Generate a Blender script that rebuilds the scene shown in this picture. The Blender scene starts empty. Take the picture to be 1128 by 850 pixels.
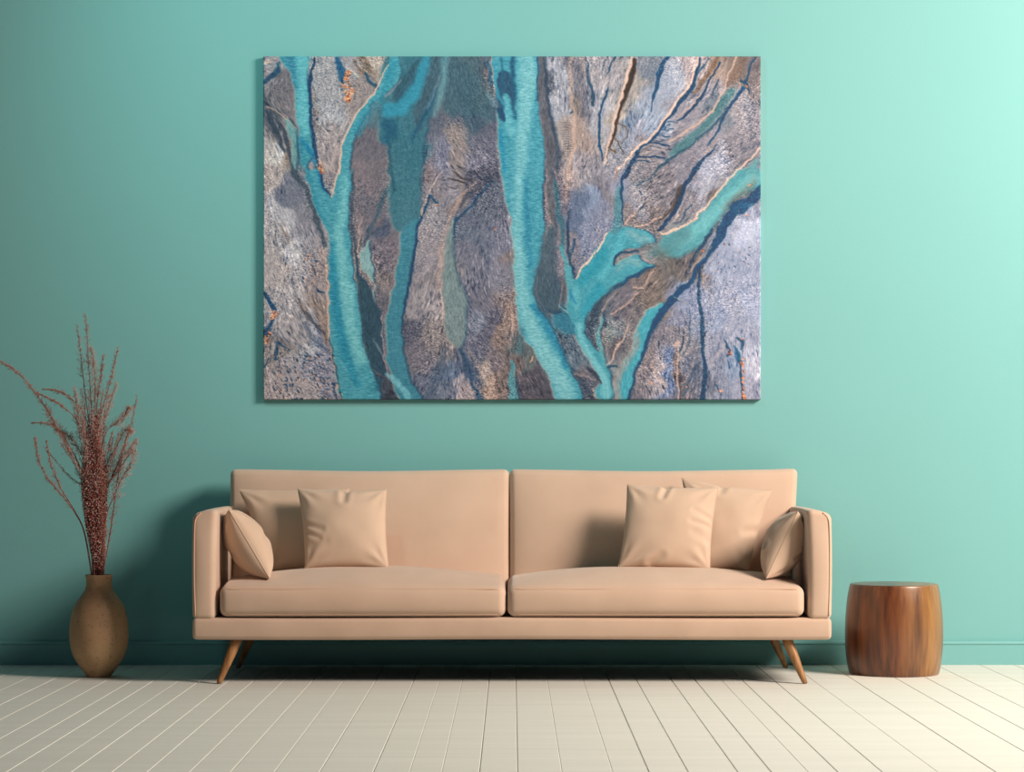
import bpy, bmesh, math, random
import numpy as np
from mathutils import Vector, Matrix, noise as mnoise

# ------------------------------------------------------------ camera, light, exposure
C = bpy.context.scene.collection
SC = bpy.context.scene
H0, D0, F0 = 0.846, 9.5, 2546.0       # eye height, distance to the wall, focal length in px
cam = bpy.data.cameras.new('camera'); cam_o = bpy.data.objects.new('camera', cam); C.objects.link(cam_o)
cam_o.location = (0, -D0, H0); cam_o.rotation_euler = (math.pi / 2, 0, 0)
cam.sensor_fit = 'HORIZONTAL'; cam.sensor_width = 36; cam.lens = F0 * 36 / 1128
cam.shift_y = (505 - 425) / 1128.0
SC.camera = cam_o

world = bpy.data.worlds.new('world'); SC.world = world; world.use_nodes = True
bg = world.node_tree.nodes['Background']; bg.inputs[0].default_value = (0.55, 0.78, 1.0, 1); bg.inputs[1].default_value = 0.05


def area(name, loc, target, size, power, col, size_y=None):
    l = bpy.data.lights.new(name, 'AREA'); l.energy = power; l.color = col; l.size = size
    if size_y: l.shape = 'RECTANGLE'; l.size_y = size_y
    o = bpy.data.objects.new(name, l); C.objects.link(o); o.location = loc
    o.rotation_euler = (Vector(target) - Vector(loc)).to_track_quat('-Z', 'Y').to_euler()
    return o


# the window light from the right front and an added spot high on the left for the canvas shadow
area('window_light', (4.5, -3.5, 3.6), (0.3, -0.2, 1.1), 1.8, 570, (1.0, 0.86, 0.75))
sp = bpy.data.lights.new('added_canvas_spot', 'SPOT'); sp.energy = 130; sp.color = (0.55, 1.0, 0.97)
sp.spot_size = math.radians(78); sp.spot_blend = 1.0; sp.shadow_soft_size = 0.09
so = bpy.data.objects.new('added_canvas_spot', sp); C.objects.link(so); so.location = (-1.5, -2.3, 3.75)
so.rotation_euler = (Vector((-0.5, 0, 2.45)) - so.location).to_track_quat('-Z', 'Y').to_euler()

vs = SC.view_settings
vs.view_transform = 'Standard'; vs.look = 'None'; vs.exposure = 0.0; vs.gamma = 1.0; vs.use_curve_mapping = False


# ------------------------------------------------------------ materials
def lin(c):
    return tuple(((v / 255) / 12.92 if v / 255 <= .04045 else ((v / 255 + .055) / 1.055) ** 2.4) for v in c)


def mat(name, rough=.6, **kw):
    m = bpy.data.materials.new(name); m.use_nodes = True
    n = m.node_tree; b = n.nodes['Principled BSDF']; b.inputs['Roughness'].default_value = rough
    for k, v in kw.items(): b.inputs[k.replace('_', ' ')].default_value = v
    return m, n, b


def nd(n, t, **kw):
    o = n.nodes.new(t)
    for k, v in kw.items():
        if k in o.inputs: o.inputs[k].default_value = v
        else: setattr(o, k, v)
    return o


def coords(n, scale=(1, 1, 1)):
    t = nd(n, 'ShaderNodeTexCoord'); m = nd(n, 'ShaderNodeMapping'); m.inputs['Scale'].default_value = scale
    n.links.new(t.outputs['Object'], m.inputs['Vector']); return m.outputs[0]


def ramp(n, src, stops):
    r = nd(n, 'ShaderNodeValToRGB')
    while len(r.color_ramp.elements) < len(stops): r.color_ramp.elements.new(.5)
    for e, (p, c) in zip(r.color_ramp.elements, stops): e.position = p; e.color = (*c, 1)
    n.links.new(src, r.inputs[0]); return r.outputs[0]


def bump(n, b, src, dist, strength=.5):
    u = nd(n, 'ShaderNodeBump'); u.inputs['Distance'].default_value = dist; u.inputs['Strength'].default_value = strength
    n.links.new(src, u.inputs['Height']); n.links.new(u.outputs[0], b.inputs['Normal'])


def noisy(name, c0, c1, scale, rough, bscale=None, bdist=.001, stretch=(1, 1, 1), bstr=.4, **kw):
    m, n, b = mat(name, rough, **kw)
    t = nd(n, 'ShaderNodeTexNoise'); t.inputs['Scale'].default_value = scale; t.inputs['Detail'].default_value = 6
    n.links.new(coords(n, stretch), t.inputs['Vector'])
    n.links.new(ramp(n, t.outputs[0], [(.3, c0), (.7, c1)]), b.inputs['Base Color'])
    if bscale:
        t2 = nd(n, 'ShaderNodeTexNoise'); t2.inputs['Scale'].default_value = bscale; t2.inputs['Detail'].default_value = 4
        n.links.new(coords(n, stretch), t2.inputs['Vector']); bump(n, b, t2.outputs[0], bdist, bstr)
    return m


WALL = (.170, .430, .425)
M_wall = noisy('teal_wall_paint', tuple(v * .985 for v in WALL), tuple(v * 1.015 for v in WALL), 1.2, .75, 90, .0006)
M_base = noisy('teal_trim_paint', tuple(v * .97 for v in WALL), tuple(v * 1.0 for v in WALL), 1.2, .5, 60, .0004)
M_floor = noisy('white_painted_boards', (.655, .650, .590), (.715, .710, .650), 2.2, .62, 20, .0006, (.6, 6, 1))
FAB0, FAB1 = (.530, .372, .274), (.596, .424, .316)
M_fab = noisy('beige_velvet', FAB0, FAB1, 5, .85, 420, .0007, Sheen_Weight=.25, Sheen_Roughness=.5)
M_fab_l = noisy('beige_velvet_base', tuple(v * .97 for v in FAB0), tuple(v * .97 for v in FAB1), 7, .85, 420, .0007, Sheen_Weight=.2)
M_pil = noisy('beige_cotton', (.530, .380, .276), (.588, .426, .314), 6, .85, 500, .0006, Sheen_Weight=.2)
M_pipe = noisy('beige_piping', (.56, .36, .245), (.60, .40, .28), 8, .8)
M_under = noisy('dark_lining', (.02, .018, .02), (.025, .022, .024), 8, .9)
M_leg = noisy('oiled_walnut_leg', (.20, .085, .03), (.40, .20, .075), 14, .38, 60, .0004, (6, 6, .5))
M_metal = noisy('brass_foot', (.45, .30, .12), (.5, .34, .15), 8, .35, Metallic=1.0)
M_screen = M_under


def wood_mat():
    m, n, b = mat('turned_walnut', .36, Coat_Weight=.45, Coat_Roughness=.28)
    v = coords(n, (9, 9, .55))
    a = nd(n, 'ShaderNodeTexNoise'); a.inputs['Scale'].default_value = 2.0; a.inputs['Detail'].default_value = 5; a.inputs['Distortion'].default_value = .4
    n.links.new(v, a.inputs['Vector'])
    f = nd(n, 'ShaderNodeTexNoise'); f.inputs['Scale'].default_value = 9; f.inputs['Detail'].default_value = 5
    n.links.new(v, f.inputs['Vector'])
    g = nd(n, 'ShaderNodeMix', data_type='FLOAT'); g.inputs[0].default_value = .3
    n.links.new(a.outputs[0], g.inputs[2]); n.links.new(f.outputs[0], g.inputs[3])
    # darker, redder brown on the left side, lighter golden brown on the right
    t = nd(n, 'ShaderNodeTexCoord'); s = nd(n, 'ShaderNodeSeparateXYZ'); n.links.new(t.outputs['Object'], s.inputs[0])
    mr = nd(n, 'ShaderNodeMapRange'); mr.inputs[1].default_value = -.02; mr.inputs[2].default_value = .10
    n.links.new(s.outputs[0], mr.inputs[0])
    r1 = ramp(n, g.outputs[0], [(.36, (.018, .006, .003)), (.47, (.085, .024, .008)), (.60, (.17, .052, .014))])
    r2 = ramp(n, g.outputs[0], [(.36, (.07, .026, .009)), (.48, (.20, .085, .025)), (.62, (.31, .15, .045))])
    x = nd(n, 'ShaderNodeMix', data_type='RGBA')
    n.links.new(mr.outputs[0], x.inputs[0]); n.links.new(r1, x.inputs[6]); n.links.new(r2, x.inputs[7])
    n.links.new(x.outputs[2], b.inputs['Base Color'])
    bump(n, b, f.outputs[0], .0006, .35)
    return m


def vase_mat():
    m, n, b = mat('speckled_brown_clay', .62)
    a = nd(n, 'ShaderNodeTexNoise'); a.inputs['Scale'].default_value = 5; a.inputs['Detail'].default_value = 8
    n.links.new(coords(n, (1, 1, .8)), a.inputs['Vector'])
    base = ramp(n, a.outputs[0], [(.3, (.34, .195, .10)), (.52, (.46, .28, .145)), (.72, (.52, .34, .18))])
    f = nd(n, 'ShaderNodeTexNoise'); f.inputs['Scale'].default_value = 95; f.inputs['Detail'].default_value = 2
    n.links.new(coords(n), f.inputs['Vector'])
    sp_ = ramp(n, f.outputs[0], [(.30, (.62, .56, .52)), (.42, (1, 1, 1))])
    x = nd(n, 'ShaderNodeMix', data_type='RGBA', blend_type='MULTIPLY'); x.inputs[0].default_value = .7
    n.links.new(base, x.inputs[6]); n.links.new(sp_, x.inputs[7]); n.links.new(x.outputs[2], b.inputs['Base Color'])
    bump(n, b, f.outputs[0], .0012, .5)
    return m


M_wood = wood_mat(); M_vase = vase_mat()
M_stem = noisy('dry_red_brown_stem', (.17, .055, .042), (.26, .10, .07), 30, .8)
M_seed_red = noisy('dark_red_seed', (.30, .055, .048), (.44, .11, .09), 60, .8)
M_seed_pale = noisy('pale_pink_seed', (.42, .27, .24), (.60, .45, .40), 60, .85)
M_seed_mid = noisy('rusty_seed', (.36, .13, .10), (.50, .24, .19), 60, .85)


# ------------------------------------------------------------ helpers
def px(x, y, Y):
    """point on the plane y = Y that stands behind the photo position (x, y)"""
    d = D0 + Y
    return Vector(((x - 564) * d / F0, Y, H0 - (y - 505) * d / F0))


def sn(x): return max(0.0, math.sin(x))


WPOS = {}


def link(o, parent=None, org=Vector((0, 0, 0))):
    C.objects.link(o); WPOS[o.name] = Vector(org)
    if parent: o.parent = parent; o.location = Vector(org) - WPOS[parent.name]
    else: o.location = org
    return o


def mesh(name, verts, faces, m, parent=None, smooth_=True, org=None):
    V = np.array([tuple(v) for v in verts], float)
    if org is None: org = Vector(((V[:, 0].min() + V[:, 0].max()) / 2, (V[:, 1].min() + V[:, 1].max()) / 2, V[:, 2].min()))
    me = bpy.data.meshes.new(name); me.from_pydata((V - np.array(org)).tolist(), [], faces); me.update()
    if smooth_: me.polygons.foreach_set('use_smooth', [True] * len(me.polygons))
    if m: me.materials.append(m)
    return link(bpy.data.objects.new(name, me), parent, org)


def tag(o, label, cat, group=None):
    o['label'] = label; o['category'] = cat
    if group: o['group'] = group
    return o


def thing(name, loc, label, cat, group=None):
    return tag(link(bpy.data.objects.new(name, None), None, Vector(loc)), label, cat, group)


def struct(o):
    o['kind'] = 'structure'; return o


def rbox(lo, hi, r, n=(24, 12, 10), deform=None):
    """rounded box as vertices and faces; r rounding radius; deform(p, u, v, w) bends it"""
    lo = Vector(lo); hi = Vector(hi); verts = []; faces = []; idx = {}
    def axis(a, b, k):
        rr = min(r, (b - a) / 2 - 1e-5)
        q = [a + rr * (1 - math.cos(t * math.pi / 2 / 5)) if False else a + rr * t / 5 for t in range(5)]
        mid = [a + rr + (b - a - 2 * rr) * t / k for t in range(k + 1)]
        return q + mid + [b - rr * t / 5 for t in range(4, -1, -1)]
    ax = [axis(lo[i], hi[i], n[i]) for i in range(3)]
    L = [len(a) - 1 for a in ax]
    def vid(i, j, k):
        if (i, j, k) in idx: return idx[(i, j, k)]
        p = Vector((ax[0][i], ax[1][j], ax[2][k]))
        rr = [min(r, (hi[q] - lo[q]) / 2 - 1e-5) for q in range(3)]; rm = min(rr)
        c = Vector([min(max(p[q], lo[q] + rm), hi[q] - rm) for q in range(3)])
        d = p - c
        if d.length > 1e-9: p = c + d.normalized() * rm
        if deform:
            s = hi - lo
            p = deform(p, (p.x - lo.x) / s.x, (p.y - lo.y) / s.y, (p.z - lo.z) / s.z)
        idx[(i, j, k)] = len(verts); verts.append(p); return idx[(i, j, k)]
    def face(a, b, c, d): faces.append((a, b, c, d))
    for i in range(L[0]):
        for j in range(L[1]):
            face(vid(i, j, 0), vid(i, j + 1, 0), vid(i + 1, j + 1, 0), vid(i + 1, j, 0))
            k = L[2]; face(vid(i, j, k), vid(i + 1, j, k), vid(i + 1, j + 1, k), vid(i, j + 1, k))
        for k in range(L[2]):
            face(vid(i, 0, k), vid(i + 1, 0, k), vid(i + 1, 0, k + 1), vid(i, 0, k + 1))
            j = L[1]; face(vid(i, j, k), vid(i, j, k + 1), vid(i + 1, j, k + 1), vid(i + 1, j, k))
    for j in range(L[1]):
        for k in range(L[2]):
            face(vid(0, j, k), vid(0, j, k + 1), vid(0, j + 1, k + 1), vid(0, j + 1, k))
            i = L[0]; face(vid(i, j, k), vid(i, j + 1, k), vid(i, j + 1, k + 1), vid(i, j, k + 1))
    return verts, faces


def tube(pts, r, sides=8, closed=False, V=None, F=None):
    """tube along pts; r a number or one radius per point"""
    V = [] if V is None else V; F = [] if F is None else F
    pts = [Vector(p) for p in pts]; n = len(pts); base = len(V)
    up = Vector((0.13, 0.9, 0.31)).normalized()
    for i, p in enumerate(pts):
        a = pts[(i - 1) % n] if (closed or i > 0) else p
        b = pts[(i + 1) % n] if (closed or i < n - 1) else p
        t = (b - a).normalized(); s = t.cross(up)
        if s.length < 1e-4: s = t.cross(Vector((1, 0, 0)))
        s.normalize(); u = s.cross(t)
        rr = r[i] if hasattr(r, '__len__') else r
        for k in range(sides):
            q = 2 * math.pi * k / sides; V.append(p + s * (math.cos(q) * rr) + u * (math.sin(q) * rr))
    for i in range(n if closed else n - 1):
        j = (i + 1) % n
        for k in range(sides):
            l = (k + 1) % sides
            F.append((base + i * sides + k, base + i * sides + l, base + j * sides + l, base + j * sides + k))
    if not closed:
        F.append(tuple(base + k for k in range(sides))[::-1]); F.append(tuple(base + (n - 1) * sides + k for k in range(sides)))
    return V, F


def cat3(P, n=6, closed=False):
    P = [Vector(p) for p in P]
    if closed: Q = [P[-1]] + P + [P[0], P[1]]
    else: Q = [2 * P[0] - P[1]] + P + [2 * P[-1] - P[-2]]
    out = []
    for i in range(1, len(Q) - 2):
        a, b, c, d = Q[i - 1:i + 3]
        for k in range(n):
            t = k / n; out.append(0.5 * (2 * b + (c - a) * t + (2 * a - 5 * b + 4 * c - d) * t * t + (3 * b - a - 3 * c + d) * t ** 3))
    if not closed: out.append(P[-1])
    return out


def lathe(prof, cx, cy, seg=96, caps=True):
    V = []; F = []
    for r, z in prof:
        for k in range(seg):
            a = 2 * math.pi * k / seg; V.append((cx + r * math.cos(a), cy + r * math.sin(a), z))
    for i in range(len(prof) - 1):
        for k in range(seg):
            l = (k + 1) % seg; F.append((i * seg + k, i * seg + l, (i + 1) * seg + l, (i + 1) * seg + k))
    if caps:
        F.append(tuple(range(seg))[::-1]); F.append(tuple((len(prof) - 1) * seg + k for k in range(seg)))
    return V, F


# ---------------------------------------------------------------- the print
# The aerial river print is computed as colours on a dense grid (numpy).
PX0, PY0, PX1, PY1 = 290.0, 62.0, 838.0, 440.0
TS = 6.536
TO = {'A': (288, 60), 'B': (425, 60), 'C': (563, 60), 'D': (700, 60),
      'E': (288, 186), 'F': (425, 186), 'G': (563, 186), 'H': (700, 186),
      'I': (288, 312), 'J': (425, 312), 'K': (563, 312), 'L': (700, 312)}
NX, NY = 740, 511
gx = np.linspace(0, PX1 - PX0, NX)
gy = np.linspace(0, PY1 - PY0, NY)
GX, GY = np.meshgrid(gx, gy)
rng = np.random.RandomState(7)


def pp(s):
    """'A 10,20,5 B 3,4' -> points (x, y, w) in print units"""
    out = []; o = None; w = 0.0
    for t in s.split():
        if t in TO:
            o = TO[t]; continue
        v = [float(q) for q in t.split(',')]
        if len(v) > 2: w = v[2]
        out.append((o[0] + v[0] / TS - PX0, o[1] + v[1] / TS - PY0, w / TS))
    return np.array(out)


def smooth(P, n=5, closed=False):
    if len(P) < 3: return P
    if closed: Q = np.vstack([P[-1], P, P[0], P[1]])
    else: Q = np.vstack([2 * P[0] - P[1], P, 2 * P[-1] - P[-2]])
    out = []
    for i in range(1, len(Q) - 2):
        a, b, c, d = Q[i - 1], Q[i], Q[i + 1], Q[i + 2]
        for t in np.arange(n) / n:
            out.append(0.5 * (2 * b + (c - a) * t + (2 * a - 5 * b + 4 * c - d) * t * t + (3 * b - a - 3 * c + d) * t ** 3))
    if not closed: out.append(Q[-2])
    return np.array(out)


def vnoise(cx, cy, seed):
    """smooth value noise with cells of cx, cy print units"""
    r = np.random.RandomState(seed)
    nx, ny = int(560 / cx) + 4, int(390 / cy) + 4
    g = r.rand(ny, nx) * 2 - 1
    u = GX / cx; v = GY / cy
    i = u.astype(int); j = v.astype(int)
    fu = u - i; fv = v - j
    fu = fu * fu * (3 - 2 * fu); fv = fv * fv * (3 - 2 * fv)
    return (g[j, i] * (1 - fu) + g[j, i + 1] * fu) * (1 - fv) + (g[j + 1, i] * (1 - fu) + g[j + 1, i + 1] * fu) * fv


WX = vnoise(9, 9, 1) * 1.6 + vnoise(3.2, 3.2, 2) * 0.7
WY = vnoise(9, 9, 3) * 1.6 + vnoise(3.2, 3.2, 4) * 0.7
EX = GX + WX; EY = GY + WY


def seg_dist(P, pad, edge=False):
    """distance to a polyline divided by its local half width, and its tangent"""
    D = np.full(GX.shape, 1e3)
    for a, b in zip(P[:-1], P[1:]):
        m = max(a[2], b[2]) * 1.0 + pad
        x0, x1 = min(a[0], b[0]) - m, max(a[0], b[0]) + m
        y0, y1 = min(a[1], b[1]) - m, max(a[1], b[1]) + m
        i0, i1 = np.searchsorted(gx, [x0, x1]); j0, j1 = np.searchsorted(gy, [y0, y1])
        if i0 >= i1 or j0 >= j1: continue
        X = EX[j0:j1, i0:i1]; Y = EY[j0:j1, i0:i1]
        dx, dy = b[0] - a[0], b[1] - a[1]
        t = np.clip(((X - a[0]) * dx + (Y - a[1]) * dy) / (dx * dx + dy * dy + 1e-9), 0, 1)
        d = np.hypot(X - a[0] - t * dx, Y - a[1] - t * dy)
        if not edge: d = d - (a[2] + (b[2] - a[2]) * t)
        D[j0:j1, i0:i1] = np.minimum(D[j0:j1, i0:i1], d)
    return D


def sstep(x): 
    x = np.clip(x, 0, 1); return x * x * (3 - 2 * x)


def stroke_mask(s, soft=1.0, n=5):
    P = smooth(pp(s), n) if isinstance(s, str) else s
    D = seg_dist(P, soft * 2 + 5)
    return sstep(0.5 - D / (2 * soft))


def poly_mask(s, soft=1.0, n=4):
    P = smooth(pp(s), n, True)
    Q = np.vstack([P, P[0]])
    D = seg_dist(Q, soft * 2 + 5, True)
    ins = np.zeros(GX.shape, bool)
    for a, b in zip(Q[:-1], Q[1:]):
        if a[1] == b[1]: continue
        j0, j1 = np.searchsorted(gy, [min(a[1], b[1]) - 4, max(a[1], b[1]) + 4]); i1 = np.searchsorted(gx, max(a[0], b[0]) + 4)
        X = EX[j0:j1, :i1]; Y = EY[j0:j1, :i1]
        ins[j0:j1, :i1] ^= ((a[1] > Y) != (b[1] > Y)) & (X < (b[0] - a[0]) * (Y - a[1]) / (b[1] - a[1]) + a[0])
    D = np.where(ins, -D, D)
    return sstep(0.5 - D / (2 * soft))


BASE = """A 70,60 140,130,128|A 140,200 105,98,100|A 180,400 115,105,105|A 60,480 82,85,90|A 100,600 130,118,112|A 150,620 90,85,90|A 50,780 172,158,148|A 90,760 180,172,165
A 150,760 140,120,105|A 460,100 150,143,140|A 480,400 152,147,145|A 450,650 150,135,130|A 650,60 150,140,138|A 740,100 125,105,90|A 800,50 175,155,140|A 720,300 140,125,118|A 800,720 100,93,98|A 860,800 108,98,100
B 150,200 42,90,105|B 330,150 75,85,95|B 600,200 62,88,98|B 600,400 62,82,94|B 680,60 112,96,96|B 740,180 102,90,90|B 700,560 92,92,102|B 500,640 132,118,112|B 370,700 112,110,122|B 300,800 118,104,105|B 150,700 45,95,105|B 700,760 115,110,120|B 850,150 35,85,105|B 450,450 85,88,98
C 220,150 80,85,94|C 330,100 152,150,152|C 350,400 150,148,150|C 470,200 112,108,112|C 500,350 125,112,105|C 400,600 150,138,130|C 520,550 152,132,120|C 600,100 150,142,140|C 700,400 152,150,152|C 870,250 150,140,130|C 820,450 158,142,126|C 280,650 88,88,97|C 520,750 140,130,130|C 880,500 118,128,140|C 560,300 100,100,108
D 50,150 105,112,120|D 250,150 156,158,163|D 150,300 142,147,155|D 100,480 140,148,158|D 60,560 140,140,148|D 380,80 168,152,146|D 520,80 150,130,115|D 500,250 140,130,130|D 420,330 128,124,128|D 560,330 150,142,142|D 400,540 135,128,130|D 700,80 120,105,95|D 760,80 112,102,96|D 620,400 105,112,118|D 720,330 152,142,140|D 780,350 130,128,132|D 500,600 130,125,128|D 350,760 120,115,120|D 560,780 152,152,160|D 750,600 122,117,120|D 850,450 122,118,122|D 870,100 108,98,96|D 80,650 130,120,118
E 80,100 168,150,140|E 60,300 158,142,132|E 230,150 108,108,116|E 280,350 122,116,120|E 180,300 168,160,157|E 120,500 160,150,145|E 250,560 175,166,163|E 100,700 166,152,144|E 350,620 150,140,138|E 430,700 140,125,120|E 770,100 118,104,105|E 780,250 102,96,101|E 850,450 78,84,98|E 880,600 108,98,103|E 720,400 108,98,100|E 870,780 120,108,105
F 330,60 125,115,115|F 420,100 130,122,125|F 360,350 137,130,130|F 300,600 137,127,127|F 40,550 110,100,103|F 530,150 120,108,105|F 650,250 92,96,107|F 600,450 92,98,109|F 700,600 92,96,107|F 800,500 110,108,118|F 860,700 115,112,120|F 600,700 108,106,114|F 350,750 130,120,118|F 700,50 72,72,84|F 790,200 86,90,101
G 290,200 108,98,104|G 330,480 120,110,112|G 340,620 125,115,118|G 280,760 72,82,93|G 430,60 145,130,125|G 560,60 135,128,128|G 550,250 120,130,146|G 450,350 86,98,117|G 560,450 115,120,136|G 650,400 120,122,136|G 680,200 115,110,115|G 850,100 132,132,143|G 880,230 122,124,134|G 850,340 120,110,108|G 830,650 120,110,105|G 5,550 120,105,100
H 60,60 125,120,122|H 200,120 115,108,110|H 60,200 135,130,132|H 150,300 110,100,98|H 450,130 142,140,147|H 550,130 152,150,154|H 380,280 120,115,118|H 300,300 125,115,115|H 750,170 92,88,87|H 650,250 98,90,88|H 800,350 130,132,146|H 850,500 168,172,183|H 700,500 140,146,160|H 600,720 142,147,160|H 800,750 142,147,160|H 300,720 98,93,90|H 200,580 90,105,108|H 400,640 104,94,92|H 50,620 140,125,122|H 50,560 98,94,98|H 330,560 85,98,102
I 120,100 162,152,147|I 60,300 130,126,127|I 200,350 152,142,138|I 400,250 140,120,108|I 330,420 170,165,163|I 440,300 133,113,103|I 380,380 110,114,128|I 250,600 155,145,142|I 100,500 130,120,115|I 400,600 135,130,136|I 300,780 155,143,138|I 100,750 160,145,138|I 780,330 40,70,85|I 830,200 98,93,97|I 820,450 74,79,90|I 870,800 55,62,73|I 240,80 160,150,146
J 180,300 82,82,93|J 300,150 142,132,130|J 350,350 125,115,112|J 250,500 108,102,107|J 300,700 92,96,109|J 650,150 103,99,107|J 750,300 88,86,97|J 650,400 93,93,104|J 600,250 108,112,122|J 760,550 110,100,102|J 700,600 152,137,127|J 800,720 158,132,116|J 500,700 152,142,142|J 430,650 83,98,117|J 570,600 58,74,95|J 400,780 103,107,118|J 880,300 130,110,100|J 880,640 110,95,90|J 540,800 152,137,134
K 10,300 120,105,100|K 280,80 52,78,91|K 380,110 80,80,85|K 380,250 45,100,116|K 430,400 74,89,100|K 480,520 84,100,109|K 100,500 84,90,90|K 150,700 78,73,80|K 230,720 74,71,79|K 540,700 74,79,90|K 560,650 100,95,98|K 700,380 115,112,110|K 600,280 56,74,86|K 740,300 112,118,121|K 800,120 100,95,100|K 870,80 105,95,92|K 760,420 90,85,88|K 780,560 122,127,127|K 760,780 132,127,124|K 900,750 90,90,98
L 60,80 108,96,89|L 130,60 110,98,90|L 20,230 105,100,100|L 250,230 120,122,136|L 180,380 113,107,112|L 250,350 120,115,118|L 370,100 130,136,152|L 420,300 125,131,144|L 380,560 140,130,128|L 120,560 120,110,110|L 60,700 115,108,110|L 240,640 96,113,140|L 150,640 154,145,144|L 330,640 108,96,94|L 420,600 93,99,112|L 560,250 136,144,160|L 650,150 142,145,158|L 750,300 142,145,156|L 850,200 146,152,167|L 600,500 130,133,144|L 850,560 170,170,177|L 640,700 125,129,140|L 720,620 128,140,156|L 850,750 142,142,152"""

TEAL = (68, 152, 160); LT = (104, 186, 186); DEEP = (14, 112, 142); NAVY = (14, 58, 90); DULL = (52, 112, 122)
PEACH = (216, 180, 158); SLATE = (66, 76, 90); DTEAL = (28, 88, 105); DARK = (48, 40, 42)
POLYS = [  # (outline, colour, softness, alpha, ripple)
 ("B 0,20 420,5 400,100 370,260 330,420 290,600 265,820 F 255,200 255,320 200,400 110,460 40,380 20,200 B 20,800 0,640 -60,560", DULL, 2.5, .9, 0.5),
 ("B 450,5 660,5 720,220 780,330 780,480 640,440 430,430 400,250", (58, 92, 103), 4.0, .75, 0),
 ("B 280,5 420,5 380,180 300,400 240,560 200,420 260,200", (62, 82, 95), 3.0, .7, 0),
 ("B 60,200 100,170 240,30 200,220 95,385 55,330", (42, 84, 98), 1.5, .9, 0),
 ("A 120,5 320,5 332,150 345,300 362,540 385,700 E 330,0 410,0 440,100 500,212 530,110 555,0 A 560,850 575,690 620,560 700,410 800,290 915,70 B 40,0 90,10 95,160 40,250 -40,300 -110,380 -180,520 -230,640 -250,850 E 670,0 635,250 640,500 680,850 I 685,0 710,250 735,450 795,620 850,835 575,835 520,560 490,400 485,0 E 485,850 485,530 455,430 380,250 310,0 A 285,800 262,520 245,300 205,130 150,60", TEAL, 1.0, 1, 1),
 ("F 100,470 240,345 215,500 170,850 J 165,0 122,250 132,500 180,690 265,835 100,835 40,650 5,550 3,250 60,0 F 55,850 95,600", (58, 130, 142), 1.0, 1, .6),
 ("B 755,5 915,5 C 195,5 190,250 215,450 240,700 G 240,0 232,250 240,480 200,700 160,850 K 165,40 195,180 300,320 400,560 460,680 520,835 325,835 260,650 150,470 60,320 30,0 G 22,700 10,430 F 860,200 820,0 B 815,850 805,500 800,300", (66, 152, 162), 1.0, 1, 1),
 ("G 700,465 790,420 915,425 H 90,448 150,520 60,560 G 915,560 790,592 742,690 800,660 915,610 H 60,670 140,702 0,760 G 915,745 760,850 K 640,110 550,220 535,330 575,430 645,480 640,260 665,260 640,420 700,590 720,680 730,835 608,835 612,750 640,700 560,560 480,420 435,280 395,200 410,110 415,0 G 430,840 400,720 440,700 465,795", (64, 152, 160), 1.2, 1, .5),
 ("H 765,0 900,0 900,130 760,190 640,290 560,440 440,570 270,640 180,560 215,470 330,425 450,340 560,220 640,108", (76, 156, 158), 3.0, .95, .3),
 ("H 700,200 760,120 860,40 870,100 800,170 720,220 640,300 610,270", (98, 90, 86), 2.2, .9, 0),
 ("L 180,130 60,230 0,340 K 860,480 790,600 765,835 845,835 890,640 L 0,600 60,500 110,380 200,200", (64, 160, 168), 1.3, 1, .3),
 ("K 915,345 850,480 770,620 735,760 760,835 790,835 800,700 850,560 915,470", (132, 140, 138), 2.5, .8, 0),
 ("I 690,0 710,250 740,450 800,620 890,650 880,560 870,400 862,250 800,100 760,0 E 700,740 690,650 660,500 690,840", (38, 72, 86), 1.0, .95, .3),
 ("E 775,520 700,640 760,760 820,850 I 800,60 825,140 810,40 E 810,700 780,560", (124, 160, 158), 1.0, 1, 0),
 ("A 170,460 250,530 262,700 250,850 215,800 220,640 180,560", (104, 150, 148), 1.2, .95, 0),
 ("F 490,340 430,500 410,700 J 410,0 420,250 440,400 500,460 565,440 575,300 590,100 530,0 F 540,850 505,700 490,500", (112, 130, 130), 2.0, .95, 0),
 ("G 315,420 240,480 160,850 K 165,40 195,180 270,190 340,200 360,60 330,0 G 320,700", (60, 82, 94), 4.0, .85, .2),
 ("K 300,210 420,240 470,370 380,350 310,310", (40, 118, 135), 2.0, .9, .5),
 ("C 195,5 240,5 265,300 320,560 345,850 G 300,0 330,200 320,420 270,300 250,0 C 245,700 215,450 190,250", (84, 86, 94), 1.2, .9, 0),
 ("B 810,150 900,150 915,400 880,300 850,300 860,480 800,400", (30, 72, 96), 1.5, .9, 0),
]
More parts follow.
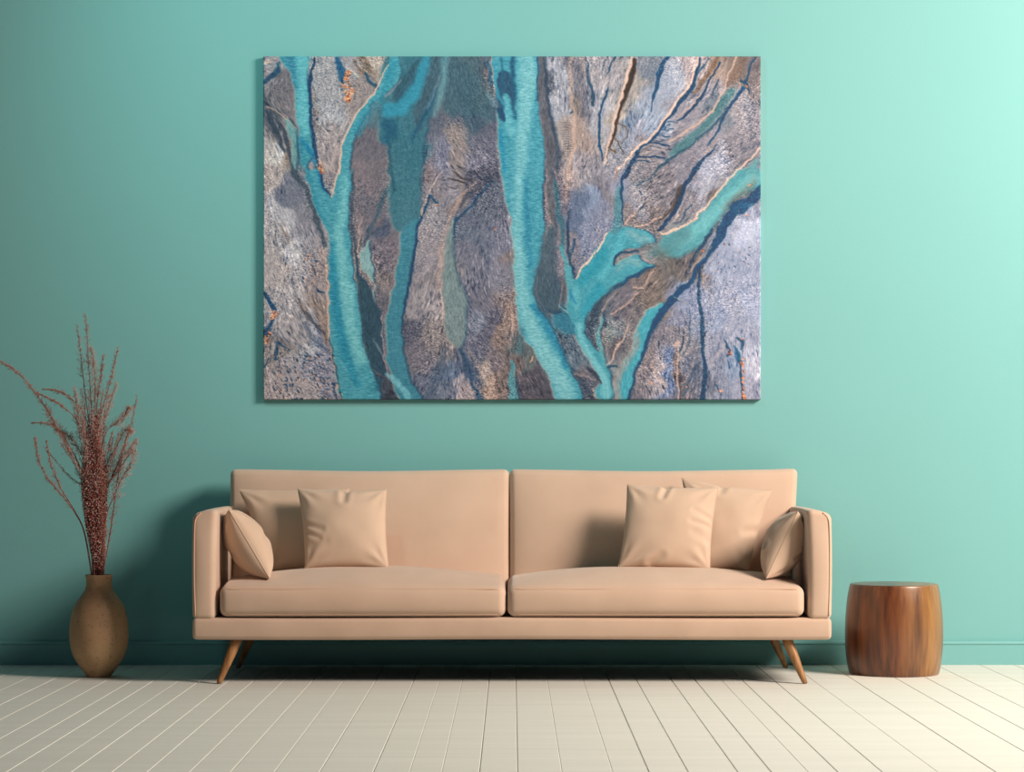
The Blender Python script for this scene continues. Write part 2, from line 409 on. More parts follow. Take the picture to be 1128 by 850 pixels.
STROKES = [  # (path with half widths, colour, softness, alpha)
 ("B 300,10,30 270,120,36 210,260,42 120,380,48 20,400,55", (46, 148, 165), 3.5, .85),
 ("B 60,60,30 20,180,28 A 870,300,24 780,420,30 700,560,30", (40, 140, 155), 3, .6),
 ("B 430,20,26 410,200,28 380,330,22 350,430,14", (98, 152, 155), 4, .7),
 ("B 365,250,7 330,350,9 280,440,14 230,520,12 190,640,8", (16, 82, 108), 2, .85),
 ("B 10,500,40 40,560,45 0,620,20", (8, 84, 108), 5, .8),
 ("A 830,420,50 800,500,35", (60, 105, 118), 4, .6),
 ("B 20,640,10 30,760,12 F 30,20,10 60,160,10", (18, 70, 88), 2.5, .7),
 ("A 290,40,60 290,200,40 300,400,35 310,560,30", (104, 188, 186), 3.5, .7),
 ("A 200,40,40 240,140,22 250,240,10", (40, 120, 140), 4, .7),
 ("A 280,600,8 340,680,22 375,740,14 E 420,60,14 460,150,10", (10, 116, 148), 2, .75),
 ("A 270,620,14 290,740,14 E 330,40,12 400,250,16 450,380,12", (34, 132, 150), 3, .6),
 ("E 505,540,20 510,680,26 520,840,28 I 520,100,28 560,300,32 590,460,30 650,620,24 690,720,18", (16, 128, 150), 4, .7),
 ("E 600,60,20 590,250,30 560,500,40 600,800,45 I 630,150,45 650,350,40 720,560,35", (122, 196, 190), 5, .7),
 ("C 110,20,60 115,200,60 G 50,200,30 50,500,36 70,800,42 K 110,200,50 200,420,60 300,600,60 400,800,60", (126, 194, 190), 5, .7),
 ("C 10,20,14 15,200,16 20,380,10 25,460,4", (16, 76, 104), 2.5, .85),
 ("B 770,60,10 800,250,12 850,380,10 870,440,8", (50, 150, 168), 1.5, .8),
 ("B 862,320,14 870,420,20 900,560,30", (104, 184, 186), 2.5, .7),
 ("B 830,20,8 840,150,12 850,260,8", (24, 92, 118), 2, .7),
 ("B 803,390,5 830,420,16 855,460,10 862,478,3", (10, 72, 104), 1, .95),
 ("B 825,540,10 840,700,12 845,840,10", (10, 130, 158), 3, .7),
 ("G 100,80,14 110,300,18 120,480,14 140,700,16", (26, 122, 145), 4, .7),
 ("K 150,160,20 230,260,22 330,420,20 400,600,14", (14, 120, 148), 3.5, .7),
 ("K 460,60,30 470,180,18", (120, 196, 196), 3, .4),
 ("K 430,20,8 440,90,10 470,150,6", (14, 120, 150), 1.5, .7),
 ("K 640,40,40 560,140,30 520,230,14", (20, 142, 158), 4, .6),
 ("K 480,300,16 520,420,20 590,560,22 660,660,30 680,800,34", (128, 200, 196), 3, .6),
 ("G 650,600,40 600,700,40 520,800,40", (16, 140, 155), 5, .6),
 ("G 800,470,16 760,600,20 640,780,24", (84, 180, 184), 5, .6),
 ("G 860,460,30 H 40,500,30 100,520,20", (130, 172, 170), 4, .6),
 ("G 760,730,14 850,660,20 H 20,680,22", (128, 168, 164), 4, .6),
 ("G 315,100,16 340,250,17 365,450,15 375,560,12", (48, 98, 110), 1.5, .85),
 ("G 370,560,14 395,680,16 430,850,22", (74, 156, 160), 1.5, .95),
 ("G 780,130,14 775,260,26 768,380,32 750,440,30", (72, 132, 140), 2.5, .85),
 ("K 655,265,10 630,360,14 640,470,14 690,590,10", (84, 156, 158), 1.2, .9),
 ("K 720,340,36 720,420,20", (122, 134, 132), 3, .7),
 ("K 5,560,16 8,700,24 18,835,30", (74, 146, 152), 1.5, .9),
 ("K 75,310,10 80,400,18 60,480,22", (66, 112, 120), 4, .6),
 ("K 40,640,4 55,740,6 60,835,8", (30, 70, 92), 1.2, .8),
 ("H 850,60,40 700,180,30 560,330,42 440,440,45 330,520,40", (104, 182, 178), 5, .75),
 ("H 330,480,60 250,560,50 120,600,40", (74, 128, 130), 9, .7), ("H 200,640,50 260,720,60 200,800,50", (98, 92, 88), 8, .6), ("H 60,560,24 110,580,16", (90, 90, 92), 4, .6),
 ("D 870,770,24 820,850,18 H 880,30,16", (86, 150, 150), 3, .8),
 ("H 915,130,30 840,220,36 760,270,46 690,330,44 650,390,38 600,500,28 540,590,22 470,680,18 430,740,14 L 400,-10,14 340,40,20 250,130,30 160,240,24 100,370,15 50,510,10 0,630,8 K 890,660,7 850,835,7", (10, 70, 104), 1.0, 1),
 ("H 560,440,10 500,520,12 460,570,12 400,680,8 370,760,6", (14, 60, 88), 1.2, .9),
 ("H 800,250,20 720,300,26", (14, 92, 125), 2, .5),
 ("H 470,690,8 455,770,10 455,850,12 L 455,0,10 460,130,11 480,300,14 490,500,14 505,650,14 490,835,20", (12, 62, 92), 1.0, .95),
 ("J 0,650,14 60,700,18 120,760,20 170,835,18", (112, 186, 188), 2, .8),
 ("J 0,800,14 70,800,8", (40, 48, 60), 1.5, .9),
 ("I 840,690,20 830,760,16", (18, 84, 104), 3, .7),
 ("D 230,5,14 190,90,18 155,190,14 135,300,9 112,410,4", (10, 72, 106), .8, 1),
 ("D 455,20,9 437,150,13 400,240,17 335,325,20 250,430,19 170,540,15 100,620,12 20,690,14 C 900,740,16 840,840,14 G 800,90,13 795,180,8 805,300,6 812,400,5", (10, 66, 98), .8, 1),
 ("C 880,770,12 850,835,10 G 860,10,9 810,80,7", (10, 52, 84), .8, .9),
 ("D 480,70,4 450,160,7 420,230,5", (14, 66, 96), .8, .8),
 ("D 520,30,5 480,80,5 445,140,4", (14, 66, 96), .8, .8),
 ("D 600,60,8 530,200,9 460,320,10 370,430,10 300,475,5", (12, 60, 92), .8, 1),
 ("D 600,180,4 580,240,6 550,290,3", (24, 66, 92), .8, .9),
 ("D 590,15,18 500,170,16 420,280,10", (112, 88, 70), 1.5, .85),
 ("D 770,40,30 720,140,30 660,220,16", (112, 92, 80), 3, .7),
 ("D 690,270,26 600,390,28 480,530,30 330,660,34 250,720,14", (62, 114, 118), 2.5, .85),
 ("D 640,420,8 480,590,8 330,700,8 220,770,10 140,850,6 H 100,70,5 0,110,5", (20, 70, 90), 1.2, .85),
 ("D 770,240,15 690,360,11 620,480,9 570,590,7 520,650,4", (10, 68, 102), .8, 1),
 ("D 590,650,3 500,740,11 420,840,16 H 440,0,18 360,120,20 300,250,19 240,370,13 170,440,11", (10, 58, 90), .9, 1),
 ("H 330,120,10 270,260,12 200,370,8", (60, 50, 46), 1.5, .8),
 ("D 860,20,8 820,100,8 800,200,12 815,280,5", (14, 62, 92), 1, .9),
 ("D 755,180,4 790,215,12", (10, 60, 92), 1, .9),
 ("D 90,632,5 160,640,8 240,665,5", NAVY, .7, .95), ("D 100,660,3 180,682,4", NAVY, .6, .8),
 ("D 10,742,5 100,738,8 205,752,6", NAVY, .7, .95), ("D 0,775,6 60,770,6 110,785,4", NAVY, .7, .95),
 ("D 190,575,4 245,592,4", NAVY, .6, .8), ("D 195,540,3 270,528,4", NAVY, .6, .8), ("D 240,490,4 300,492,3", NAVY, .6, .8),
 ("D 210,520,3 250,505,3", NAVY, .6, .8), ("D 370,260,4 410,270,4", NAVY, .6, .8), ("D 330,310,3 390,330,3", NAVY, .6, .8),
 ("D 420,350,3 540,300,3 600,250,2", (70, 80, 95), .8, .7), ("D 300,560,3 420,520,3 520,440,2", (90, 90, 100), .8, .6),
 ("A 345,190,14 350,400,10 375,560,10 395,720,13 412,775,10 E 445,110,6 500,210,4", (12, 62, 96), .9, 1),
 ("A 378,15,7 370,90,10 350,180,14", (12, 58, 90), .8, 1),
 ("A 545,30,20 570,110,30 585,190,16 590,250,6", (12, 84, 118), 2, .95),
 ("A 130,110,18 70,160,20 20,210,12", (18, 62, 90), 1.5, .9),
 ("A 100,130,12 130,70,12", (18, 84, 110), 2, .8),
 ("A 30,400,10 70,480,20 120,600,16 170,700,12", (46, 60, 76), 1.6, .9),
 ("A 110,450,6 160,560,12 200,680,14 210,760,6", (52, 64, 80), 1.4, .9),
 ("A 20,330,6 60,400,8 100,560,6", (50, 62, 78), 1.4, .8),
 ("A 215,780,10 230,850,14 E 230,20,20 290,100,18 340,200,16 390,330,16 430,480,14 455,560,10", (58, 72, 84), 1.6, .9),
 ("A 245,560,5 262,700,7 285,840,6", (20, 90, 112), 1.6, .7),
 ("A 740,140,8 790,190,14 830,240,10", (22, 66, 92), 1.2, .9),
 ("A 670,40,8 700,100,10 720,140,6", (112, 90, 72), 1.2, .8),
 ("A 640,120,3 690,160,5", (100, 160, 170), 1, .8),
 ("A 240,300,4 E 290,60,4", (50, 70, 84), 1.2, 0.0),
 ("E 665,30,8 660,200,8 650,400,10 680,600,8", (50, 70, 86), 1.5, .8),
 ("E 900,150,14 840,320,14 780,440,10 740,540,8", (46, 76, 92), 2.5, .8),
 ("I 860,250,4 I 800,440,4", (60, 75, 90), 1, 0.0),
 ("F 300,180,5 345,215,7 380,245,8", (12, 70, 100), .8, .9),
 ("F 320,195,7 260,350,9 222,480,9 205,650,9 180,830,7 J 165,0,7 130,190,5 122,300,3", (12, 66, 98), .8, 1),
 ("F 770,80,6 680,180,8 600,280,8 500,380,8 493,470,4", (12, 66, 96), .8, 1),
 ("F 650,120,10 560,220,12 530,280,8", (66, 70, 82), 1.6, .8),
 ("F 470,20,3 540,60,5 625,75,3", DARK, .8, .9), ("F 450,70,3 520,85,6 590,108,4", DARK, .8, .9),
 ("F 635,10,5 670,60,8 690,80,6", (30, 40, 60), .8, .9), ("F 720,60,24 740,90,14", (40, 52, 72), 2.5, .8),
 ("F 440,120,3 510,140,4", (70, 62, 66), .8, .8),
 ("J 420,470,14 370,640,26 310,820,22", (70, 86, 104), 4, .7),
 ("J 545,480,10 590,600,14 620,720,12 680,835,14", (22, 62, 92), 2, .9),
 ("J 560,500,18 600,640,14", (56, 78, 98), 3, .7),
 ("J 450,560,12 430,700,14 400,830,14", (96, 112, 126), 3, .6),
 ("C 190,20,5 187,200,5 200,330,5", (10, 78, 108), .9, .9),
 ("C 232,60,4 255,250,5 290,480,7 320,620,5", (36, 58, 82), 1.2, .8),
 ("C 500,60,30 480,200,30 480,300,20", (96, 98, 108), 3, .6),
 ("C 545,40,4 555,180,12 580,270,12 592,370,6", (30, 66, 92), 1.2, .9),
 ("C 890,50,20 850,200,20 800,350,15 765,480,12 725,610,12 685,740,7", (48, 34, 32), 1.4, .95),
 ("C 770,490,8 820,520,5 835,580,4 800,640,3", (84, 66, 52), .9, .8), ("C 740,600,4 790,660,6 800,720,3", (80, 62, 50), .9, .8),
 ("C 700,680,5 760,710,8", (84, 66, 52), .9, .8),
 ("C 695,240,5 660,340,10 630,440,10 628,560,10 645,700,8 650,770,4", (12, 66, 98), .8, 1),
 ("C 755,15,7 720,90,6 695,135,4", (14, 66, 96), .8, .95), ("C 680,30,3 665,110,5", (40, 78, 102), .8, .9),
 ("C 420,420,5 440,400,6", NAVY, .7, .9),
 ("G 400,380,10 410,520,11 430,680,9 460,795,4", (16, 54, 82), 1.2, .95),
 ("G 460,500,7 445,580,8 430,640,6", (18, 66, 98), 1.2, .9), ("G 430,290,6 400,380,10", (36, 60, 84), 1.6, .8),
 ("G 740,690,6 780,610,11 850,602,9 915,585,8", (12, 62, 90), 1, .95),
 ("G 750,850,10 840,790,11 915,755,14 H 70,725,12 140,705,5", (12, 72, 104), 1, .95),
 ("K 790,0,8 720,40,8 650,120,10 600,220,14 570,340,16 600,440,10", (42, 62, 80), 2.2, .85),
 ("K 710,600,10 755,600,7", (14, 66, 90), 1, .9),
 ("K 545,610,8 600,650,14 640,720,8", (40, 54, 70), 1.2, .9), ("K 480,660,8 540,760,14 580,835,12", (40, 62, 80), 1.6, .8),
 ("K 265,185,6 300,205,12 350,205,8", (24, 66, 88), 1.2, .85), ("K 370,180,6 395,190,6", (40, 60, 76), 1, .8),
 ("H 20,150,4 40,175,6", NAVY, .7, .9), ("H 70,240,4 30,290,5 0,310,4", (26, 52, 76), .8, .9),
 ("H 400,260,6 350,330,7 300,380,5 230,410,5", (30, 66, 92), 1, .85), ("H 460,140,10 420,220,8", (96, 100, 112), 2, .6),
 ("L 345,330,4 340,420,6 312,490,7", (20, 56, 82), .9, .9), ("L 380,180,4 393,320,5 385,440,6 340,520,6", (46, 78, 102), 1.2, .8),
 ("L 310,560,5 320,700,6 315,835,6", (56, 56, 66), 1.2, .8), ("L 460,560,10 400,680,10 340,800,10", (58, 78, 98), 2, .8),
 ("L 170,430,6 172,460,4", (16, 44, 68), .8, .9), ("L 515,350,4 490,390,8", (16, 56, 84), .8, .9),
 ("L 630,390,3 660,450,10 670,500,12 655,530,6", (14, 66, 96), 1, .9), ("L 660,560,3 664,605,5", NAVY, .7, .9),
 ("L 715,450,6 745,520,16 760,570,10", (14, 84, 116), 1.8, .9), ("L 740,390,6 765,430,9 765,480,5", (14, 66, 96), 1.2, .9),
 ("L 750,560,7 755,650,9 770,740,8 775,830,8", (14, 60, 90), 1, .9), ("L 585,740,4 600,780,7", NAVY, .8, .9),
 ("I 20,70,8 50,130,16 95,185,14", (12, 72, 108), 1.2, .95), ("I 80,260,8 60,310,16 20,360,24", (14, 66, 100), 1.6, .95),
 ("I 105,430,8 105,500,10 100,550,4", (14, 62, 92), 1, .9), ("I 50,540,8 20,600,4", (14, 62, 92), 1, .9), ("I 120,440,8 175,468,4", (14, 58, 86), 1, .9),
 ("I 260,110,6 310,200,7 350,260,6 440,350,8 475,420,5", (96, 80, 72), 1.6, .85), ("I 320,200,4 380,290,8 450,355,6", (44, 62, 84), 1.2, .7),
 ("I 320,280,12 350,360,18 400,430,12 480,480,8", (70, 86, 108), 3, .55),
 ("I 410,50,8 460,68,4", NAVY, .8, .95),
 # light ridges
 ("A 915,75,3 840,205,5 800,295,4 700,410,5 620,560,5 575,680,5 560,850,5 E 555,0,4 530,110,4 500,208,4", PEACH, .8, .95),
 ("A 545,650,6 520,760,8 520,850,7", (190, 165, 150), 1.4, .6), ("A 430,540,3 500,588,5 560,560,5 610,480,5 625,400,3", (190, 172, 162), 1.0, .7),
 ("A 410,760,5 470,800,5 500,840,5", (200, 168, 148), 1, .8),
 ("A 40,375,4 110,410,4 180,470,4 245,530,3", (196, 162, 140), .8, .85), ("A 15,50,5 70,52,4", (215, 180, 155), .9, .9),
 ("A 30,60,3 110,90,6", (160, 175, 175), 1.6, .6), ("A 340,60,10 345,120,8", (165, 152, 145), 1.5, .8),
 ("A 610,90,4 660,130,5 690,160,4", (205, 178, 160), .9, .8), ("A 700,60,6 760,140,6 830,210,5", (172, 158, 150), 1.4, .6),
 ("E 440,560,3 468,700,5 474,850,6 I 476,0,6 484,380,6", (196, 160, 142), .8, .9), ("I 490,380,4 525,580,4 572,835,4", (60, 58, 66), .9, .9),
 ("E 720,350,4 702,500,5 695,640,4", (190, 158, 142), .9, .85), ("E 800,590,4 820,700,5", (185, 160, 148), 1, .7),
 ("I 870,230,4 872,400,4 890,560,4 905,665,4", (170, 148, 145), .8, .8), ("I 800,400,4 850,480,8 880,520,4", (128, 130, 138), 1.5, .7),
 ("F 400,20,4 310,170,4 260,300,4", (186, 165, 155), .9, .85), ("F 650,90,9 560,180,11 500,260,12 440,400,12 400,540,11 388,700,10 383,850,8 J 385,40,6", (180, 152, 138), 2.0, .6),
 ("J 403,0,4 410,200,5 412,300,4", (190, 165, 155), 1, .8), ("F 255,300,8 262,330,6", (205, 165, 140), 1, .7),
 ("J 880,160,5 915,270,8 905,360,6", (190, 155, 138), 1.4, .7), ("J 600,480,6 700,640,14 760,760,16", (170, 150, 138), 3, .6),
 ("B 752,30,3 772,160,3 786,300,3", (176, 140, 124), .8, .8), ("B 730,280,8 770,320,14 780,360,6", (150, 165, 168), 4, .6),
 ("B 425,450,6 520,590,10 600,700,10", (140, 126, 120), 3, .5), ("B 330,680,8 290,790,6", (130, 130, 142), 2.5, .7), ("B 540,560,4 640,660,8 740,780,4", (140, 138, 146), 2.5, .5),
 ("B 380,160,5 350,280,5 305,385,5", (130, 135, 145), 1.6, .7), ("B 110,180,4 40,270,8 0,300,8", (135, 135, 140), 1.6, .8),
 ("C 868,15,10 820,200,9 765,400,8 715,600,7 670,790,7", (206, 178, 160), 1.0, .95),
 ("C 435,20,8 425,150,8 445,380,9 460,550,12 440,700,14 410,850,12 G 420,0,10 405,120,8 395,230,4", (190, 158, 138), 2.2, .7),
 ("C 500,10,6 530,100,7 545,180,4", (182, 156, 142), 1.6, .7), ("C 605,400,3 610,600,4 625,720,3", (180, 158, 148), 1.2, .6),
 ("C 750,842,7 840,745,7 915,668,7 D 20,675,8 100,600,8 200,480,9 300,340,9 390,220,9 425,110,7 445,15,6", (210, 180, 162), .9, 1),
 ("D 725,20,7 690,110,6 640,260,6 570,380,6 450,490,6 350,560,6 240,625,5", (194, 162, 142), 1.0, .9), ("D 640,150,10 650,60,10", (170, 150, 140), 3, .5),
 ("D 300,440,5 380,390,5 470,280,4", (184, 160, 148), 1, .8), ("D 120,670,3 200,695,5", (190, 165, 152), .9, .7),
 ("D 900,668,5 810,770,5 730,850,5 H 760,0,5 640,106,5 555,218,6 445,335,6 330,420,7 212,466,7 170,455,4", (212, 180, 160), .9, 1),
 ("H 190,455,5 330,405,8 400,360,6", (165, 155, 155), 2, .5), ("D 600,620,4 700,560,5 760,480,5 790,440,3", (166, 156, 154), 1.6, .6), ("D 500,710,3 590,620,4", (180, 155, 142), 1, .7),
 ("D 790,260,3 820,310,4 820,330,3", (186, 165, 152), 1, .8), ("D 790,225,6 800,232,4", (225, 140, 85), 1, 1),
 ("H 0,412,5 90,395,5 200,345,5", (196, 165, 145), 1.1, .8), ("H 300,330,6 270,390,6 210,420,4", (190, 178, 172), 1.4, .7), ("H 330,240,4 300,330,5", (190, 180, 178), 1.4, .6),
 ("G 700,468,6 620,590,6 520,712,6 465,793,5", (216, 186, 166), .8, 1), ("G 915,290,5 870,350,7 820,400,7", (192, 160, 142), 1.2, .85),
 ("G 540,110,4 570,150,5", (180, 185, 195), 1.4, .7), ("G 765,0,6 745,90,5", (150, 112, 90), 1, .8),
 ("H 380,740,5 470,650,7 550,560,5", (176, 152, 140), 1.2, .7), ("H 130,735,4 60,850,5 L -20,30,4", (190, 160, 144), .9, .8),
 ("H 830,270,12 845,400,16 845,560,12", (182, 188, 198), 4, .6), ("H 740,330,3 720,440,4 705,520,3", (180, 172, 172), 1.2, .7), ("H 770,580,4 840,660,6", (176, 176, 184), 1.8, .6),
 ("K 915,75,6 820,150,6 720,220,5", (176, 150, 136), .9, .85), ("K 850,290,5 780,430,6 705,580,6", (192, 166, 152), .9, .9), ("K 660,190,6 640,290,5 632,360,3", (150, 140, 140), 1.2, .8),
 ("K 760,60,4 700,130,5 660,200,5", (170, 145, 132), 1, .7), ("K 915,340,5 860,350,4 720,270,4", (150, 140, 136), 1.2, .6), ("K 460,650,6 540,660,7 600,700,5", (158, 142, 138), 1.2, .6),
 ("K 5,160,5 20,300,8 10,380,8", (170, 148, 138), 2, .7), ("K 375,10,4 350,120,6 340,180,4", (150, 136, 134), 1.2, .7), ("K 340,160,4 400,215,5", (110, 185, 188), 1, .7),
 ("G 300,60,3 G 330,320,4", (130, 120, 125), 1.6, .5), ("K 595,760,5 605,835,5", (170, 148, 140), 1.2, .7), ("K 150,530,5 140,570,4", (200, 150, 110), .8, .9),
 ("L 275,95,3 330,115,4 375,135,3", (150, 150, 140), .8, .8), ("L 305,420,5 305,560,5 306,835,5", (186, 162, 150), 1, .8), ("L 110,590,5 170,680,8 190,720,4", (178, 158, 150), 1.4, .7),
 ("L 280,450,8 310,430,8", (186, 160, 148), 1.2, .7), ("L 300,560,6 220,600,6 160,640,5", (172, 152, 145), 1.4, .6), ("L 500,220,3 520,400,5 530,620,5", (158, 154, 162), 1.6, .7),
 ("L 640,430,5 560,560,5 550,590,4", (176, 160, 156), 1.2, .7), ("L 420,500,4 400,620,5 340,720,4", (164, 150, 146), 1.4, .6), ("L 560,60,4 540,120,4", (168, 165, 170), 1.6, .5), ("L 800,540,14 860,600,14", (176, 176, 184), 4, .6),
 ("I 130,260,6 160,340,10 230,420,12 340,480,10", (176, 168, 166), 3, .6), ("I 100,440,6 60,520,8", (180, 172, 168), 2, .7), ("E 220,540,10 290,640,14 310,760,14", (180, 174, 172), 4, .6),
 ("E 150,430,6 200,520,8", (128, 108, 96), 2, .7), ("A 60,200,8 90,280,8", (130, 122, 122), 2, .4), ("A 100,780,18 80,740,14", (196, 190, 184), 3, .6),
 ("L 0,355,4 70,225,4 170,135,4", (170, 146, 134), 1, .7), ("A 370,230,6 375,330,6 400,440,6", (196, 164, 140), 1.6, .5),
]
RUNGS = [("C", 360, 490, 80, 0, 17, 13), ("C", 375, 640, 50, 10, 18, 6)]
# grain direction (tile x, y, dx, dy, reach) on top of the directions of the strokes
FLOW = "J 250,550 8,-5|J 300,250 4,-8|J 500,650 0,10|J 650,700 5,8|J 760,620 8,6|J 750,300 7,5|J 300,720 6,-9|F 300,650 8,-5|F 650,450 5,-8|F 800,700 3,8|E 800,200 3,-8|A 820,740 5,-7|E 870,560 -5,7|E 120,600 2,8|I 250,600 5,7|I 430,600 9,3|B 600,400 3,6|B 600,680 6,7|B 150,720 0,9|C 520,700 3,-8|C 340,250 1,8|C 720,400 3,-9|D 250,150 3,-8|D 700,700 8,-5|D 480,640 7,-7|H 150,150 7,-6|H 700,700 3,-9|L 150,250 5,-8|L 250,320 0,8|L 100,600 5,7|L 650,300 3,-8|L 800,600 0,9|K 200,720 5,8|K 820,100 7,-6|G 550,300 2,8|G 850,120 8,-6|D 860,150 8,-6|D 560,200 5,-9"
SPECK = [("A", 400, 40, 560, 380, 40, 6), ("A", 365, 200, 410, 480, 40, 7), ("A", 640, 200, 760, 300, 8, 6), ("A", 830, 20, 910, 80, 8, 7),
         ("I", 90, 460, 230, 830, 70, 12), ("I", 230, 500, 520, 700, 75, 13), ("I", 370, 700, 560, 830, 34, 14), ("I", 20, 560, 120, 830, 22, 8), ("I", 230, 740, 300, 835, 16, 13), ("I", 180, 420, 330, 560, 16, 10),
         ("E", 280, 580, 420, 840, 10, 13), ("E", 80, 420, 280, 620, 7, 9), ("I", 320, 260, 440, 480, 40, 6),
         ("G", 510, 380, 640, 640, 26, 8), ("H", 560, 480, 860, 830, 28, 9), ("L", 620, 30, 760, 330, 14, 7), ("L", 540, 540, 640, 820, 18, 7), ("L", 330, 640, 370, 780, 12, 8),
         ("F", 520, 120, 620, 190, 12, 7), ("H", 720, 300, 740, 330, 3, 8)]


def paint():
    img = np.zeros(GX.shape + (3,))
    wsum = np.zeros(GX.shape)
    fx = vnoise(26, 26, 11) * 14 + vnoise(9, 9, 12) * 5
    fy = vnoise(26, 26, 13) * 14 + vnoise(9, 9, 14) * 5
    for e in BASE.replace('\n', '|').split('|'):
        t, p, c = e.split()
        x, y = [float(q) for q in p.split(',')]
        x = TO[t][0] + x / TS - PX0; y = TO[t][1] + y / TS - PY0
        c = np.array([float(q) for q in c.split(',')])
        w = 1.0 / (((GX + fx - x) ** 2 + 0.45 * (GY + fy - y) ** 2) + 12) ** 2.6
        img += w[..., None] * c; wsum += w
    img /= wsum[..., None]
    img = img * np.array([.99, 1.01, 1.04]) + 3
    lm = img.mean(2, keepdims=True); img = lm + (img - lm) * .95
    # flow field
    CX, CY = np.meshgrid(np.linspace(0, PX1 - PX0, 110), np.linspace(0, PY1 - PY0, 76))
    VX = np.zeros(CX.shape); VY = np.zeros(CX.shape)
    def addflow(x, y, dx, dy, k):
        l = math.hypot(dx, dy) + 1e-6; dx /= l; dy /= l
        w = k / ((CX - x) ** 2 + (CY - y) ** 2 + 30) ** 1.5
        nonlocal VX, VY          # double-angle sum: lines have no sign
        VX += w * (dx * dx - dy * dy); VY += w * 2 * dx * dy
    for st in STROKES:
        P = smooth(pp(st[0]), 2)
        for a, b in zip(P[:-1], P[1:]): addflow((a[0] + b[0]) / 2, (a[1] + b[1]) / 2, b[0] - a[0], b[1] - a[1], .25)
    for e in FLOW.split('|'):
        t, p, d = e.split(); x, y = map(float, p.split(',')); dx, dy = map(float, d.split(','))
        addflow(TO[t][0] + x / TS - PX0, TO[t][1] + y / TS - PY0, dx, dy, 3)
    vl = np.hypot(VX, VY) + 1e-12; VX = VX / vl; VY = VY / vl
    u = GX / (PX1 - PX0) * 108.99; v = GY / (PY1 - PY0) * 74.99
    ui = u.astype(int); vi = v.astype(int); fu = u - ui; fv = v - vi

    def up(A): return (A[vi, ui] * (1 - fu) + A[vi, ui + 1] * fu) * (1 - fv) + (A[vi + 1, ui] * (1 - fu) + A[vi + 1, ui + 1] * fu) * fv
    VX, VY = up(VX), up(VY)
    ang = 0.5 * np.arctan2(VY, VX) + vnoise(14, 14, 21) * 0.22
    UX = np.cos(ang); UY = np.sin(ang)
    H, W = GX.shape

    def lic(noise, L):
        acc = noise.copy(); I0, J0 = np.meshgrid(np.arange(W), np.arange(H)); 
        for s in (1, -1):
            px = I0.astype(float); py = J0.astype(float); lx, ly = UX * s, UY * s
            for k in range(L):
                px += lx; py += ly
                ii = np.clip(px.round().astype(int), 0, W - 1); jj = np.clip(py.round().astype(int), 0, H - 1)
                acc += noise[jj, ii]
                nx, ny = UX[jj, ii], UY[jj, ii]
                sg = np.sign(nx * lx + ny * ly); sg[sg == 0] = 1
                lx, ly = nx * sg, ny * sg
        acc /= (2 * L + 1)
        return acc / acc.std()
    n1 = rng.randn(H, W)
    n2 = n1 + np.roll(n1, 1, 0) + np.roll(n1, 1, 1) + np.roll(np.roll(n1, 1, 0), 1, 1)
    streak = lic(n1, 6)
    coarse = lic(n2, 2)
    blotch = vnoise(4, 5, 31) + vnoise(2.2, 2.6, 32)
    wide = lic(vnoise(5, 5, 33) + vnoise(3, 3, 34), 7)
    amp = 0.75 + 0.5 * vnoise(40, 40, 35)
    t = (streak * 3.5 + coarse * 11 + blotch * 3.5 + wide * 4) * amp
    t = t * (0.75 + .022 * np.abs(t)) * np.where(t > 0, .72, 1.0)
    lum = img.mean(2, keepdims=True)
    k = (0.45 + lum / 190.0)
    img = img + k * np.where(t[..., None] > 0, t[..., None] * np.array([1.08, .97, .9]), t[..., None] * np.array([1.2, 1.0, .78]))
    land = img.copy()
    # channels
    r1 = np.random.RandomState(5).randn(H, W)
    rip = np.zeros((H, W))
    for s in (-2, -1, 0, 1, 2): rip += np.roll(r1, s, 1)
    rip = rip + np.roll(rip, 1, 0); rip /= rip.std()
    rip2 = np.sin(GY * 2.1 + vnoise(5, 5, 51) * 3 + GX * .35) * (vnoise(12, 16, 52) * .5 + .6)

    def col(c): return np.array(c, float)
    ripm = np.zeros((H, W)); water = np.zeros((H, W))
    for s, c, sf, al, rp in POLYS:
        m = poly_mask(s, sf) * al
        img = img * (1 - m[..., None]) + (col(c) + (coarse[..., None] * (1.5 + 5.5 * (1 - min(rp, 1))))) * m[..., None]
        ripm = ripm * (1 - m) + rp * m; water = water * (1 - m) + m
    gx_ = np.roll(water, -2, 1) - np.roll(water, 2, 1); gx_[:, :3] = 0; gx_[:, -3:] = 0
    e = (np.clip(gx_, 0, 1) * .32)[..., None]; img = img * (1 - e) + np.array([190, 162, 146]) * e
    e = (np.clip(-gx_, 0, 1) * .5)[..., None]; img = img * (1 - e) + np.array([26, 60, 84]) * e
    for s, c, sf, al in STROKES:
        if al <= 0: continue
        m = stroke_mask(s, sf) * al
        img = img * (1 - m[..., None]) + (col(c) + coarse[..., None] * 2.5) * m[..., None]
    teal = np.clip((img[..., 1] - img[..., 0] - 20) / 50, 0, 1) * ripm
    img += (teal * (rip * 8 + rip2 * 8))[..., None] * np.array([1.1, .95, .85])
    # ladders of small cross lines
    for t_, x, y, L, sl, st, n in RUNGS:
        for i in range(n):
            yy = y + st * i
            P = smooth(pp("%s %f,%f,2 %f,%f,3.2 %f,%f,2" % (t_, x + i * 1.5, yy + 4, x + L * .5, yy, x + L, yy + 6)), 3)
            m = stroke_mask(P, .5)[..., None] * .6
            img = img * (1 - m) + np.array([88, 76, 76]) * m
    # specks: dark blue shadows with warm lit stones beside them
    r = random.Random(3)
